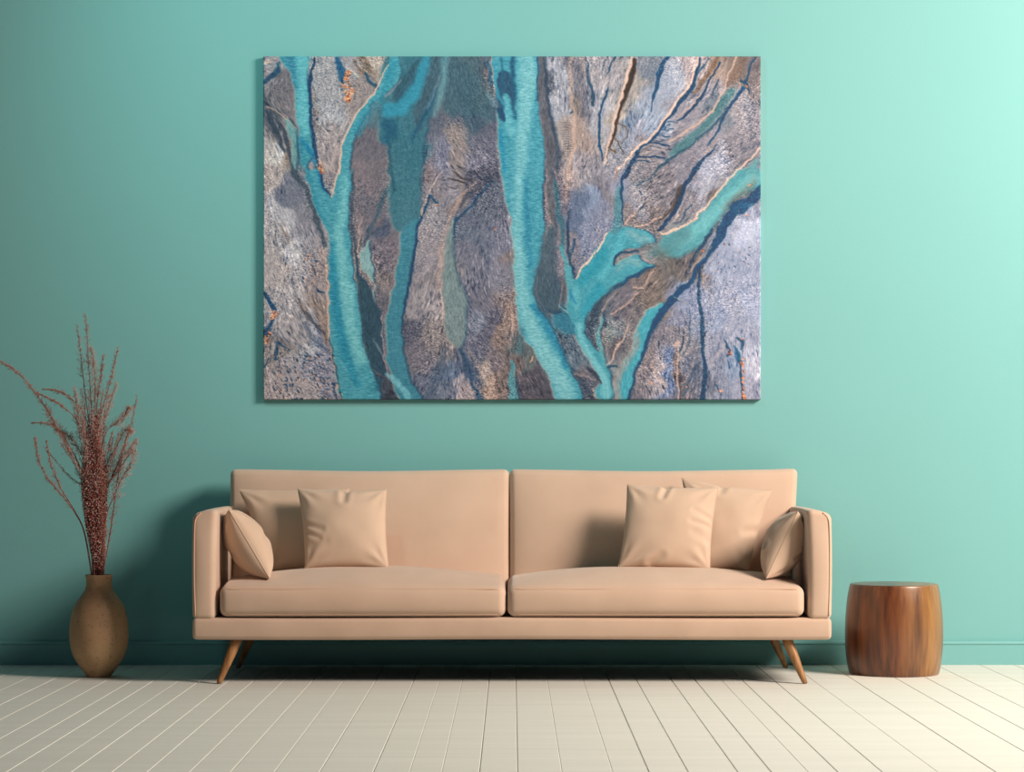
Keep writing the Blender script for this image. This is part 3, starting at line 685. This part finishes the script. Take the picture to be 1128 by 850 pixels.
    for t_, x0, y0, x1, y1, n, sz in SPECK:
        for i in range(n):
            x, y = r.uniform(x0, x1), r.uniform(y0, y1)
            a = r.uniform(.2, 1.3); q = sz * r.uniform(.5, 1.25)
            P = pp("%s %f,%f,%f %f,%f,%f" % (t_, x, y, q * .25, x + q * math.cos(a), y + q * math.sin(a), q * .42))
            m = stroke_mask(P, .45)[..., None] * .9
            img = img * (1 - m) + np.array([18, 62, 92]) * m
            if r.random() < .6:
                P = pp("%s %f,%f,%f %f,%f,%f" % (t_, x + q * 1.1, y + q * .8, q * .22, x + q * 1.7, y + q * 1.4, q * .22))
                m = stroke_mask(P, .5)[..., None] * .75
                img = img * (1 - m) + np.array([212, 158, 125]) * m
    # the rusty clumps
    def clump(t_, pts, n, seed):
        rr = random.Random(seed)
        for i in range(n):
            cx, cy, rx, ry = rr.choice(pts)
            a = rr.uniform(0, 6.28); q = math.sqrt(rr.random())
            x = cx + rx * q * math.cos(a); y = cy + ry * q * math.sin(a)
            P = pp("%s %f,%f,%f %f,%f,2" % (t_, x, y, rr.uniform(3, 6), x + rr.uniform(4, 10), y + rr.uniform(-6, 4)))
            m = stroke_mask(P, .4)[..., None] * .9
            c = rr.choice([(206, 124, 78), (226, 154, 108), (176, 92, 52), (60, 34, 28), (228, 168, 128)])
            nonlocal img
            img = img * (1 - m) + np.array(c) * m
    clump('A', [(615, 150, 25, 30), (615, 210, 36, 45), (635, 270, 34, 50), (625, 320, 24, 30)], 150, 1)
    clump('A', [(410, 810, 22, 30), (430, 830, 18, 25)], 26, 2)
    clump('I', [(90, 210, 30, 26), (85, 235, 25, 18)], 34, 3)
    clump('I', [(40, 420, 26, 22), (55, 360, 14, 14), (30, 395, 14, 20)], 30, 4)
    clump('L', [(770, 560, 18, 24), (770, 610, 14, 30), (778, 680, 12, 40), (780, 760, 12, 45), (780, 810, 12, 20)], 60, 5)
    clump('L', [(670, 480, 16, 20), (765, 430, 8, 30), (675, 510, 14, 14)], 18, 6)
    clump('L', [(120, 715, 12, 20), (600, 780, 10, 10)], 9, 7)
    clump('E', [(350, 625, 16, 14), (310, 655, 8, 8), (385, 815, 8, 6), (430, 20, 10, 16)], 14, 8)
    clump('F', [(370, 255, 8, 6), (665, 95, 14, 8), (785, 430, 6, 8)], 8, 9)
    clump('H', [(822, 115, 8, 6), (800, 330, 6, 10), (640, 550, 8, 8), (725, 575, 8, 6), (780, 665, 10, 5), (585, 738, 8, 5), (480, 590, 8, 12), (685, 330, 10, 8)], 16, 10)
    img = 122 + (img - 122) * 1.1 - 3
    tm = np.clip((img[..., 1] - img[..., 0] - 25) / 50, 0, 1)[..., None]
    img = img * (1 - tm * np.array([-.02, .075, .05]))
    # fine salt-and-pepper of gravel, strongest on bare land
    g = np.random.RandomState(9).randn(H, W)
    g = g + .6 * np.roll(g, 1, 1)
    gm = (1 - .8 * water) * (0.35 + np.clip(vnoise(30, 38, 61) + .35, 0, 1))
    img += (g * gm * 17)[..., None] * np.array([1.1, .95, .8])
    return np.clip(img, 4, 250)

# ------------------------------------------------------------ the room
V, F = rbox((-4.6, 0.0, 0.0), (5.4, 0.16, 4.2), .004, (4, 1, 4))
struct(mesh('wall_back', V, F, M_wall, smooth_=False))

seams = [-1.985, -1.87, -1.76, -1.66, -1.548, -1.45, -1.366, -1.27, -1.19, -1.08, -.985, -.87, -.76, -.642, -.52, -.375, -.277, -.19, -.088, .015,
         .135, .272, .37, .476, .61, .70, .80, .88, 1.0, 1.15, 1.307, 1.48, 1.60, 1.74, 1.92, 2.06]
rs = random.Random(4)
x = seams[0]
while x > -4.5: x -= rs.uniform(.1, .15); seams.insert(0, x)
x = seams[-1]
while x < 5.2: x += rs.uniform(.12, .17); seams.append(x)
faint = (-.277, .135, .80, 1.15, -1.27, -1.87, .272, -.19)
prof = [(-4.6, 0.0)]
for s in seams:
    if s in faint: hw, dp = .0007, .0015
    else: hw, dp = .0010 + rs.uniform(-.0002, .0003), .0045
    prof += [(s - hw - .0012, 0), (s - hw, -dp * .4), (s, -dp), (s + hw, -dp * .4), (s + hw + .0012, 0)]
prof.append((5.4, 0))
V = []; F = []
for (a, z) in prof: V += [(a, -11.5, z), (a, 0.16, z)]
for i in range(len(prof) - 1): F.append((2 * i, 2 * i + 2, 2 * i + 3, 2 * i + 1))
nb = len(V); V += [(-4.6, -11.5, -.05), (5.4, -11.5, -.05), (5.4, .16, -.05), (-4.6, .16, -.05)]
F.append((nb, nb + 3, nb + 2, nb + 1))
struct(mesh('floor', V, F, M_floor, smooth_=False, org=Vector((0, 0, 0))))

# skirting board: flat face, small rounded lip on top
yb = -.016
bp = [(0.0, 0.0), (yb, 0.0), (yb, .082), (yb - .003, .085), (yb - .004, .089), (yb - .003, .093), (yb, .096), (yb + .006, .098), (0.0, .098)]
V = []; F = []
for (y, z) in bp: V += [(-4.6, y, z), (5.4, y, z)]
for i in range(len(bp) - 1): F.append((2 * i, 2 * i + 2, 2 * i + 3, 2 * i + 1))
F.append((2 * len(bp) - 2, 0, 1, 2 * len(bp) - 1))
struct(mesh('baseboard_back', V, F, M_base, smooth_=False))


# ------------------------------------------------------------ the canvas print
def canvas():
    im = paint() / 255.0
    im = np.where(im <= .04045, im / 12.92, ((im + .055) / 1.055) ** 2.4)
    Yf = -.028; a = px(PX0, PY0, Yf); b = px(PX1, PY1, Yf)
    xs = np.linspace(a.x, b.x, NX); zs = np.linspace(a.z, b.z, NY)
    X, Z = np.meshgrid(xs, zs)
    front = np.stack([X, np.full(X.shape, Yf), Z], -1).reshape(-1, 3)
    # soften the folded edge a little
    rad = .003
    e = np.minimum(np.minimum(X - a.x, b.x - X), np.minimum(a.z - Z, Z - b.z)).reshape(-1)
    front[:, 1] += rad * np.clip(1 - e / rad, 0, 1) ** 2
    cols = im.reshape(-1, 3)
    per = [j for j in range(NX)] + [i * NX + NX - 1 for i in range(1, NY)] + [(NY - 1) * NX + j for j in range(NX - 2, -1, -1)] + [i * NX for i in range(NY - 2, 0, -1)]
    # the print is folded round the sides: rings going back to the wall take the colours just inside the edge
    rings = [front]; rc = [cols]; n0 = len(front); npz = len(per)
    inner = []
    for k in range(1, 7):
        ring = front[per].copy(); ring[:, 1] = Yf + rad + (-.001 - Yf - rad) * k / 6
        d = k * 5
        ii = [min(max(q // NX, d), NY - 1 - d) * NX + min(max(q % NX, d), NX - 1 - d) for q in per]
        rings.append(ring); rc.append(cols[ii])
    V = np.vstack(rings); CC = np.vstack(rc)
    J, I = np.meshgrid(np.arange(NX - 1), np.arange(NY - 1)); q = (I * NX + J).reshape(-1)
    f = np.stack([q, q + NX, q + NX + 1, q + 1], -1)
    fs = [f]; prev = np.array(per)
    for k in range(6):
        cur = n0 + k * npz + np.arange(npz); fs.append(np.stack([prev, np.roll(prev, -1), np.roll(cur, -1), cur], -1)); prev = cur
    FF = np.vstack(fs)
    org = np.array([(a.x + b.x) / 2, Yf, b.z])
    me = bpy.data.meshes.new('wall_canvas')
    me.vertices.add(len(V)); me.vertices.foreach_set('co', (V - org).astype(np.float32).ravel())
    me.loops.add(FF.size); me.loops.foreach_set('vertex_index', FF.astype(np.int32).ravel())
    me.polygons.add(len(FF)); me.polygons.foreach_set('loop_start', (np.arange(len(FF)) * 4).astype(np.int32))
    me.polygons.foreach_set('loop_total', np.full(len(FF), 4, np.int32))
    me.update(calc_edges=True); me.validate()
    at = me.color_attributes.new('print_colour', 'FLOAT_COLOR', 'POINT')
    at.data.foreach_set('color', np.hstack([CC, np.ones((len(CC), 1))]).astype(np.float32).ravel())
    m, n, bs = mat('printed_canvas', .75)
    at_ = nd(n, 'ShaderNodeAttribute', attribute_name='print_colour')
    g = nd(n, 'ShaderNodeVectorMath', operation='MULTIPLY'); g.inputs[1].default_value = PRINT_GAIN
    n.links.new(at_.outputs['Color'], g.inputs[0]); n.links.new(g.outputs[0], bs.inputs['Base Color'])
    me.materials.append(m)
    o = link(bpy.data.objects.new('wall_canvas', me), None, Vector(org))
    return tag(o, 'wide stretched canvas print of teal braided rivers and grey gravel, hung above the sofa', 'wall art')


PRINT_GAIN = (0.98, 1.0, 1.12)
canvas()

# ------------------------------------------------------------ the sofa
YF = -.83
sofa = thing('sofa', (0, -.45, 0), 'long beige two-seat sofa on splayed wooden legs, centred against the teal wall', 'sofa')


def base_def(p, u, v, w):
    s = .004 * math.sin(w * math.pi)
    if v < .1: p.y -= s
    p.z -= .0015 * math.sin(u * 9)
    return p


V, F = rbox((-1.2, YF, .1665), (1.2, -.09, .2495), .017, (60, 10, 4), base_def)
base = mesh('base', V, F, M_fab_l, sofa)
V, F = rbox((-1.17, YF + .03, .1635), (1.17, -.11, .172), .003, (4, 4, 1))
mesh('underside_lining', V, F, M_under, base)


def arm(sgn):
    x0, x1 = (1.113, 1.2)

    def d(p, u, v, w):
        q = p.copy()
        # inner face leans outward downwards: the top is thicker than the foot
        if u < .5: q.x -= .006 * w * (1 - u * 2)
        # crown on top and gentle padding on faces
        if w > .5: q.z += .003 * math.sin(u * math.pi) * (w - .5) * 2 + .004 * math.sin(v * math.pi)
        if w > .5: q.z += (.012 - .020 * u) * (w - .5) * 2
        q.y -= .006 * math.sin(u * math.pi) * (1 - v) * sn(min(1, w * 1.1) * math.pi) ** .5 if v < .3 else 0
        q.x += .003 * math.sin(w * math.pi)
        q.x *= sgn
        return q
    V, F = rbox((x0, YF, .242), (x1, -.10, .645), .021, (6, 14, 10), d)
    if sgn < 0: F = [f[::-1] for f in F]
    a = mesh('armrest', V, F, M_fab, sofa)
    # piping round the outer front edge
    pts = [(sgn * 1.188, YF - .001, .256), (sgn * 1.192, YF - .001, .40), (sgn * 1.191, YF - .001, .58), (sgn * 1.184, YF + .001, .625), (sgn * 1.168, YF + .003, .641)]
    pts = cat3(pts, 6) + cat3([(sgn * 1.168, YF + .006, .642), (sgn * 1.172, -.62, .647), (sgn * 1.172, -.3, .645), (sgn * 1.172, -.12, .638)], 6)[1:]
    V, F = tube(pts, .0028, 6); mesh('piping', V, F, M_pipe, a)
    return a


arm(-1); arm(1)


def seat(xa, xb, side):
    def d(p, u, v, w):
        q = p.copy()
        cr = math.sin(max(0, min(1, (u * .92 + .04))) * math.pi) ** .6
        # crown rises towards the back half
        if w > .4:
            t = (w - .4) / .6
            prof_ = sn(min(1, v / .42) * math.pi / 2) - .22 * max(0, (v - .45) / .55) ** 1.5
            q.z += t * (.060 * prof_ * cr + .004 * math.sin(u * math.pi))
            q.z += t * .0015 * math.sin(u * 17 + v * 5)
        if v < .3: q.y -= .014 * math.sin(w * math.pi) * sn(u * math.pi) ** .3
        # soft puckers along the front face
        if v < .12: q.y += .0010 * math.sin(u * 55) * mnoise.noise(Vector((u * 7, side, 0)))
        return q
    V, F = rbox((xa, YF - .004, .252), (xb, -.24, .366), .030, (50, 22, 6), d)
    s = mesh('seat_cushion', V, F, M_fab, sofa)
    for z, off in ((.3565, .0075), (.2620, .0055)):
        pts = []
        N = 60
        for i in range(N + 1):
            u = i / N; X = xa + .014 + (xb - xa - .028) * u
            w = (z - .252) / .114
            edge = min(u, 1 - u) * (xb - xa)
            y = YF - .004 - .014 * math.sin(max(0, w) * math.pi) * sn(u * math.pi) ** .3 + .0015
            if edge < .03: y += (.03 - math.sqrt(max(0, .03 ** 2 - (.03 - edge) ** 2))) * .55
            y += .0035 if z > .3 else .0055
            pts.append((X, y, z))
        V, F = tube(pts, .0022, 6); mesh('piping', V, F, M_pipe, s)
    return s


seat(-1.098, -.0225, 1); seat(-.0175, 1.098, 2)


def backrest(xa, xb, side):
    """side -1 left, 1 right; leans back, swells in the middle, outer edge flares"""
    def d(p, u, v, w):
        q = p.copy()
        o = u if side > 0 else 1 - u          # 1 at the outer end
        # padded front
        if v < .5:
            k = (1 - v * 2)
            q.y -= k * .068 * sn(u * math.pi) ** .45 * sn(min(1, .12 + w * .80) * math.pi) ** .8
        q.y += .115 * w - .088                  # lean
        q.x += side * (.040 * (w - .45) * max(0, o - .7) * 3.33 if side > 0 else .010 * (w - .5) * max(0, o - .8) * 5)
        q.z += .003 * w * math.cos(u * 2 * math.pi) + (.004 * w * max(0, (.08 - (1 - o)) / .08) if side > 0 else 0)
        # inner corner rises a little, the middle of the top line sags
        q.z -= .0015 * w * math.sin(u * math.pi)
        return q
    V, F = rbox((xa, -.245, .30), (xb, -.105, .800), .024, (44, 8, 22), d)
    return mesh('backrest', V, F, M_fab, sofa)


backrest(-1.128, -.0105, -1); backrest(-.0095, 1.128, 1)


def leg(sx, top, foot):
    pts = [Vector(top) + (Vector(foot) - Vector(top)) * t for t in (0, .15, .4, .7, .93, 1)]
    r = [.0205, .0200, .0178, .0140, .0108, .0100]
    V = []; F = []
    tube(pts, r, 20, V=V, F=F)
    l = mesh('leg', V, F, M_leg, sofa)
    for v in l.data.vertices:      # cut the foot flat on the floor
        wz = v.co.z + WPOS[l.name].z
        if wz < .004: v.co.z = .0005 - WPOS[l.name].z
    return l


for s in (-1, 1):
    leg(s, (s * 1.035, -.775, .172), (s * 1.102, -.812, .002))
    leg(s, (s * 1.035, -.185, .172), (s * 1.108, -.150, .002))


# ------------------------------------------------------------ scatter pillows
def pillow(name_label, c, T, seed, creases=(), dent=(), concave=.05, group='beige pillows on the sofa', push=(0, 0, 0), nrm=None):
    """c: corners bottom-left, bottom-right, top-right, top-left in space; T thickness"""
    c = [Vector(q) + Vector(push) for q in c]
    n = ((c[1] - c[0]).cross(c[3] - c[0]) + (c[1] - c[2]).cross(c[3] - c[2]) * -1).normalized()
    if nrm is not None: n = Vector(nrm).normalized()
    N = 56; V = []; F = []; idx = {}
    W_ = (c[1] - c[0]).length

    def pos(u, v):
        uu = u * (1 - concave * (1 - v * v)); vv = v * (1 - concave * (1 - u * u))
        for (du, w0, dp) in dent:                       # top edge dips
            if v > 0: vv -= dp * math.exp(-((u - du) / w0) ** 2) * max(0, v) ** 6
        a, b = (uu + 1) / 2, (vv + 1) / 2
        return c[0] * (1 - a) * (1 - b) + c[1] * a * (1 - b) + c[2] * a * b + c[3] * (1 - a) * b

    def th(u, v, side):
        a = max(0, 1 - abs(u) ** 2.0) * max(0, 1 - abs(v) ** 2.0)
        t = T / 2 * a ** .50
        # tension folds running in from the corners
        for su in (-1, 1):
            for sv in (-1, 1):
                du, dv = su - u, sv - v; rr = math.hypot(du, dv); an = math.atan2(dv * sv, du * su)
                t += T * .022 * math.exp(-((rr - .35) / .28) ** 2) * math.sin(an * 9 + seed * 1.7 + su + 2 * sv) * min(1, a * 6)
        t += T * .05 * mnoise.noise(Vector((u * 1.6 + seed * 3, v * 1.6, side))) * a
        for (u0, v0, u1, v1, wd, dp) in creases:
            ex, ey = u1 - u0, v1 - v0; k = max(0, min(1, ((u - u0) * ex + (v - v0) * ey) / (ex * ex + ey * ey)))
            dd = math.hypot(u - u0 - k * ex, v - v0 - k * ey)
            t -= T * dp * math.exp(-(dd / wd) ** 2) * (1 - .5 * k)
            t += T * dp * .5 * math.exp(-((dd - wd * 1.9) / wd) ** 2) * (1 - .5 * k)
        return max(t, 0) if a > 0 else 0
    S = [math.sin((-1 + 2 * i / N) * math.pi / 2) * .6 + (-1 + 2 * i / N) * .4 for i in range(N + 1)]
    for side in (1, -1):
        for i in range(N + 1):
            for j in range(N + 1):
                e = i in (0, N) or j in (0, N)
                if e and side < 0: idx[(side, i, j)] = idx[(1, i, j)]; continue
                u, v = S[i], S[j]
                idx[(side, i, j)] = len(V); V.append(pos(u, v) + n * (0 if e else side * th(u, v, side)))
    for side in (1, -1):
        for i in range(N):
            for j in range(N):
                q = (idx[(side, i, j)], idx[(side, i + 1, j)], idx[(side, i + 1, j + 1)], idx[(side, i, j + 1)])
                F.append(q if side > 0 else q[::-1])
    o = mesh('throw_pillow', V, F, M_pil)
    tag(o, name_label, 'pillow', group)
    loop = [idx[(1, i, 0)] for i in range(N)] + [idx[(1, N, j)] for j in range(N)] + [idx[(1, N - i, N)] for i in range(N)] + [idx[(1, 0, N - j)] for j in range(N)]
    pv, pf = tube([V[k] for k in loop], .0017, 5, True)
    mesh('piping', pv, pf, M_pil, o)
    return o


def corners(bl, br, tr, tl):
    return [px(*bl), px(*br), px(*tr), px(*tl)]


# left group
pillow('large square pillow leaning on the left backrest, half hidden behind another square pillow',
       corners((297, 629, -.450), (380, 628, -.440), (386, 537, -.330), (263, 539, -.345)), .10, 1)
pillow('square pillow at the left, standing in front of a half hidden pillow',
       corners((336, 626, -.590), (428, 626, -.580), (426, 539, -.450), (328, 538, -.465)), .125, 2,
       creases=((-1.0, .05, -.55, -.14, .06, .05), (-1.0, -.12, -.62, -.36, .05, .045), (-.9, -.5, -.5, -.45, .09, .03), (.06, .98, .02, .62, .07, .09)), dent=((.12, .13, .05),))
pillow('small pillow turned edge-on, leaning on the left armrest',
       [px(297, 637, -.77), px(290, 634, -.50), px(252, 566, -.48), px(252, 561, -.75)], .155, 3,
       creases=((-.5, -.1, .2, .1, .12, .03),), concave=.02)
# right group
pillow('large square pillow leaning on the right backrest, half hidden behind two others',
       corners((765, 628, -.440), (824, 629, -.450), (851, 540, -.345), (751, 526, -.320)), .10, 4,
       creases=((1.0, -.05, .6, -.12, .09, .06), (-.1, .98, -.15, .8, .08, .08)), dent=((-.1, .2, .05),))
pillow('square pillow at the right, standing in front of a half hidden pillow',
       corners((681, 625, -.575), (782, 628, -.590), (791, 537, -.465), (691, 533, -.450)), .125, 5,
       creases=((1.0, .16, .55, .34, .06, .05), (1.0, -.02, .5, .06, .05, .045), (.95, -.35, .6, -.2, .08, .03), (-.12, .98, -.2, .66, .06, .10), (-.3, -.95, -.1, -.8, .08, .06)), dent=((-.1, .12, .04),))
pillow('small pillow turned edge-on, leaning on the right armrest',
       [px(853, 634, -.52), px(844, 637, -.77), px(879, 563, -.75), px(878, 567, -.48)], .155, 6,
       creases=((.6, -.2, -.1, .1, .08, .07),), concave=.02)

# ------------------------------------------------------------ the clay vase
VY_ = -.525; vc = px(109, 745, VY_); s_ = (D0 + VY_) / F0


def vz(row): return H0 - (row - 505) * (D0 + VY_) / F0


zb = vz(745.5)
rows = [(15.2, 634), (14.2, 637), (13.8, 641), (14.0, 646), (15.8, 651), (20.0, 657), (24.5, 663), (28.0, 670), (30.2, 678), (31.6, 687), (32.2, 697), (31.8, 706), (30.6, 714), (28.4, 721.5), (25.0, 728), (20.5, 734.5), (16.6, 740), (13.6, 744.5)]
outer = [(r * s_, vz(y) - zb) for r, y in rows][::-1]
outer = [(outer[0][0] - .003, 0.0), (outer[0][0], .004)] + outer[1:]
pr = cat3([Vector((r, z, 0)) for r, z in outer], 4)
pr = [(p.x, p.y) for p in pr]
top = pr[-1]
pr += [(top[0] - .002, top[1] + .003), (top[0] - .006, top[1] + .003), (top[0] - .009, top[1]), (top[0] - .012, top[1] - .02), (top[0] - .012, top[1] - .06)]
V, F = lathe(pr, vc.x, VY_, 96)
tag(mesh('vase', V, F, M_vase), 'brown speckled clay vase standing on the floor left of the sofa, holding dried grass', 'vase')
vase_top = top[1]

# ------------------------------------------------------------ dried grass in the vase
RG = random.Random(12)
NECK = Vector((vc.x, VY_, vase_top))
bouquet = thing('dried_grass_bouquet', (NECK.x, NECK.y, vase_top - .05), 'tall bunch of dried red-brown grasses fanning out of the clay vase', 'dried plant')


def diamond(V, F, p, r, l=1.6):
    a = RG.uniform(0, 6.28); b = RG.uniform(-.9, .9)
    d = Vector((math.cos(a) * math.cos(b), math.sin(a) * math.cos(b), math.sin(b) + .4)).normalized()
    s = d.cross(Vector((.3, .5, .8))).normalized(); u = d.cross(s)
    k = len(V); V += [p - d * r * l, p + s * r, p + u * r, p - s * r, p - u * r, p + d * r * l]
    F += [(k, k + 2, k + 1), (k, k + 3, k + 2), (k, k + 4, k + 3), (k, k + 1, k + 4), (k + 5, k + 1, k + 2), (k + 5, k + 2, k + 3), (k + 5, k + 3, k + 4), (k + 5, k + 4, k + 1)]


def from_crop(pts):
    """points read off a crop of the photo that starts at (0, 340), 3.865 px per px"""
    return [(u / 3.865, 340 + v / 3.865) for u, v in pts]


STEMS = [  # path in the crop, depth offset, where side twigs begin (0 base .. 1 tip), twig length px, colour of the seeds
 ([(398, 1136), (385, 850), (345, 690), (300, 615), (250, 520), (200, 430), (140, 345), (70, 268), (-2, 222)], -.05, .35, 9, 'mid', 1.2),
 ([(410, 1136), (400, 850), (392, 500), (383, 330), (374, 170), (364, 22)], .01, .45, 10, 'mid', .8),
 ([(405, 1136), (396, 850), (388, 560), (362, 360), (345, 210), (329, 72)], .03, .45, 9, 'pale', .8),
 ([(412, 1136), (408, 850), (402, 500), (405, 330), (400, 240), (388, 165)], -.02, .5, 11, 'pale', 1.0),
 ([(416, 1136), (415, 850), (408, 560), (412, 420), (426, 310), (441, 198)], .02, .5, 9, 'mid', .9),
 ([(420, 1136), (425, 850), (412, 580), (432, 440), (472, 300), (501, 165)], -.03, .5, 8, 'mid', .8),
 ([(402, 1136), (395, 850), (388, 560), (352, 440), (290, 372), (240, 348), (186, 342)], .04, .5, 7, 'mid', .7),
 ([(402, 1136), (394, 850), (385, 620), (330, 480), (270, 420), (215, 385), (158, 358)], -.06, .6, 5, 'mid', .5),
 ([(425, 1136), (430, 850), (430, 620), (456, 520), (500, 485), (530, 452), (552, 425)], .03, .55, 11, 'pale', 1.2),
 ([(430, 1136), (470, 950), (490, 800), (508, 680), (530, 580), (562, 480), (583, 370)], .0, .12, 10, 'mid', 1.0),
 ([(425, 1136), (432, 850), (432, 640), (440, 500), (468, 400), (497, 318)], .05, .5, 10, 'pale', 1.1),
 ([(394, 1136), (360, 960), (320, 870), (262, 790), (212, 735), (175, 670), (158, 610), (148, 545)], -.04, .3, 6, 'mid', .7),
 ([(394, 1136), (362, 960), (318, 860), (262, 770), (232, 700), (212, 640), (198, 560)], -.02, .5, 5, 'mid', .5),
 ([(396, 1136), (380, 850), (350, 700), (300, 590), (240, 505), (190, 486), (138, 486)], .03, .55, 7, 'pale', .8),
 ([(428, 1136), (445, 850), (470, 730), (508, 650), (545, 605), (582, 560)], .05, .4, 13, 'pale', 1.3),
 ([(428, 1136), (450, 900), (485, 800), (520, 720), (560, 660), (575, 600)], -.05, .35, 12, 'pale', 1.2),
 ([(424, 1136), (440, 850), (450, 680), (490, 600), (530, 520), (560, 520)], .02, .45, 12, 'pale', 1.2),
 ([(404, 1136), (390, 850), (372, 680), (330, 590), (290, 540), (240, 512)], .05, .5, 10, 'pale', 1.1),
 ([(404, 1136), (392, 850), (380, 620), (345, 520), (330, 440), (318, 340)], -.02, .5, 11, 'pale', 1.1),
]
MS = {'mid': M_seed_mid, 'pale': M_seed_pale, 'red': M_seed_red}
for path, dy, t0, tw, colr, dens in STEMS:
    P = from_crop(path); n = len(P)
    pts = [px(x, y, VY_ + dy * (i / (n - 1)) ** 1.2 + (0 if i else 0)) for i, (x, y) in enumerate(P)]
    pts[0] = Vector((NECK.x + (pts[0].x - NECK.x) * .8, VY_ + dy * .3, vase_top - .04))
    pts = cat3(pts, 8); m = len(pts)
    V, F = tube(pts, [.0021 * (1 - i / m) + .0006 for i in range(m)], 5)
    st = mesh('stem', V, F, M_stem, bouquet)
    # fine side twigs carrying seeds
    V = []; F = []
    cnt = int(len(path) * 40 * dens)
    for q in range(cnt):
        t = t0 + (1 - t0) * RG.random(); k = min(m - 2, int(t * (m - 1))); p = pts[k].lerp(pts[k + 1], t * (m - 1) - k); d = (pts[k + 1] - pts[k]).normalized()
        a = RG.uniform(0, 6.28); side = Vector((math.cos(a), math.sin(a) * .8, 0)); side = (side - d * side.dot(d)).normalized()
        L = tw * 1.35 * s_ * RG.uniform(.2, 1.0) ** 1.3 * (1.15 - .75 * (t - t0) / (1 - t0))
        e = p + (d * .85 + side * .75).normalized() * L
        if RG.random() < .6: tube([p, p + (e - p) * .5 + d * L * .06, e], [.0004, .00035, .0003], 3, V=V, F=F)
        for _ in range(3):
            diamond(V, F, p + (e - p) * RG.uniform(.4, 1.05) + Vector([RG.uniform(-.002, .002) for _ in range(3)]), RG.uniform(.0009, .0018))
    mesh('seed_head', V, F, MS[colr], st)

# the dense upright tuft in the middle: straight thin stalks packed with seeds, beyond counting
col_prof = [(1136, 402, 442), (1050, 392, 448), (960, 374, 450), (850, 356, 456), (760, 345, 458), (690, 346, 454), (600, 362, 438), (520, 368, 425), (430, 375, 420), (330, 378, 415)]


def colx(v, s):
    for (v0, a0, b0), (v1, a1, b1) in zip(col_prof[:-1], col_prof[1:]):
        if v0 >= v >= v1:
            t = (v0 - v) / (v0 - v1); return a0 + (a1 - a0) * t, b0 + (b1 - b0) * t
    return 390, 410


for i in range(40):
    f = RG.random(); v_end = RG.uniform(330, 620); u_end = 402 + RG.gauss(0, 1) * (34 + (v_end - 330) * .30); dy = RG.uniform(-.05, .05)
    a_, b_ = colx(800, 0); u_mid = a_ + (b_ - a_) * f
    P = [(396 + 34 * f, 1100), (u_mid, 800), (u_mid * .55 + u_end * .45, (800 + v_end) / 2 + 30), (u_end, v_end)]
    pts = cat3([px(u / 3.865, 340 + v / 3.865, VY_ + dy * q / 3) for q, (u, v) in enumerate(P)], 8); m = len(pts)
    pts[0].z = vase_top - .02
    V, F = tube(pts, [.0012 * (1 - i_ / m) + .0005 for i_ in range(m)], 4)
    st = mesh('stem', V, F, M_stem, bouquet)
    V = []; F = []; dark_ = RG.random() < .5
    for q in range(150):
        t = .35 + .65 * RG.random(); k = min(m - 2, int(t * (m - 1))); p = pts[k].lerp(pts[k + 1], t * (m - 1) - k); d = (pts[k + 1] - pts[k]).normalized()
        a = RG.uniform(0, 6.28); side = Vector((math.cos(a), math.sin(a) * .8, 0)); L = RG.uniform(.006, .030) * (1.2 - .8 * t)
        e = p + (d * .8 + side * .7) * L
        tube([p, p + (e - p) * .5 + d * L * .06, e], [.0004, .00035, .0003], 3, V=V, F=F)
        for _ in range(2): diamond(V, F, p + (e - p) * RG.uniform(.4, 1.05) + Vector([RG.uniform(-.002, .002) for _ in range(3)]), RG.uniform(.0008, .0017))
    mesh('seed_head', V, F, M_seed_mid if dark_ else M_seed_pale, st)

for colr, cnt_st, cnt_sd, name in (('red', 46, 7500, 'seed_tuft'), ('pale', 14, 3600, 'pale_seed_tuft')):
    V = []; F = []; VS = []; FS = []
    for i in range(cnt_st):
        f = RG.random(); g = RG.uniform(-1, 1); vt = RG.uniform(430, 700)
        P = []
        for v in (1136, 1050, 960, 850, 760, 690, 600, 520, 430):
            if v < vt: break
            a, b = colx(v, 0); w = (b - a) / 3.865 / 2 * s_
            c = px((a + (b - a) * f) / 3.865, 340 + v / 3.865, VY_ + g * w * .8); P.append(c)
        P[0].z = vase_top - .03
        tube(cat3(P, 3), .0009, 4, V=VS, F=FS)
    for i in range(cnt_sd):
        v = 1110 - (RG.random() ** .95) * 660
        if RG.random() > (v - 440) / 260 + .12: continue
        a, b = colx(v, 0); w = (b - a) / 3.865 / 2 * s_
        sp_ = 1.0 if colr == 'red' else 1.16
        an = RG.uniform(0, 6.28); q = (math.sqrt(RG.random()) if colr == 'red' else RG.random() ** .3) * sp_
        c = px((a + b) / 2 / 3.865, 340 + v / 3.865, VY_)
        c += Vector((math.cos(an) * w * q, math.sin(an) * w * q * .85, 0))
        diamond(V, F, c, RG.uniform(.0013, .0025))
    tf = mesh(name, VS, FS, M_stem, bouquet); tf['kind'] = 'stuff'
    sd = mesh('seeds', V, F, MS[colr], tf); sd['kind'] = 'stuff'

# ------------------------------------------------------------ the turned wood stool
SY = -.39; k_ = (D0 + SY) / F0
sc = px(984.7, 700, SY)
zt = .354
rr = [(48.4, 0), (49.6, .010), (51.4, .045), (52.8, .090), (53.5, .140), (53.4, .190), (52.6, .240), (51.2, .290), (49.6, .325), (48.6, .343), (48.0, .350), (47.0, .3535)]
pr = cat3([Vector((r * k_, z, 0)) for r, z in rr], 4); pr = [(p.x, p.y) for p in pr]
pr[0] = (pr[0][0], 0.0)
pr += [(r * k_, zt) for r in (46, 40, 30, 18, 6, .5)]
V, F = lathe(pr, sc.x, SY, 128)
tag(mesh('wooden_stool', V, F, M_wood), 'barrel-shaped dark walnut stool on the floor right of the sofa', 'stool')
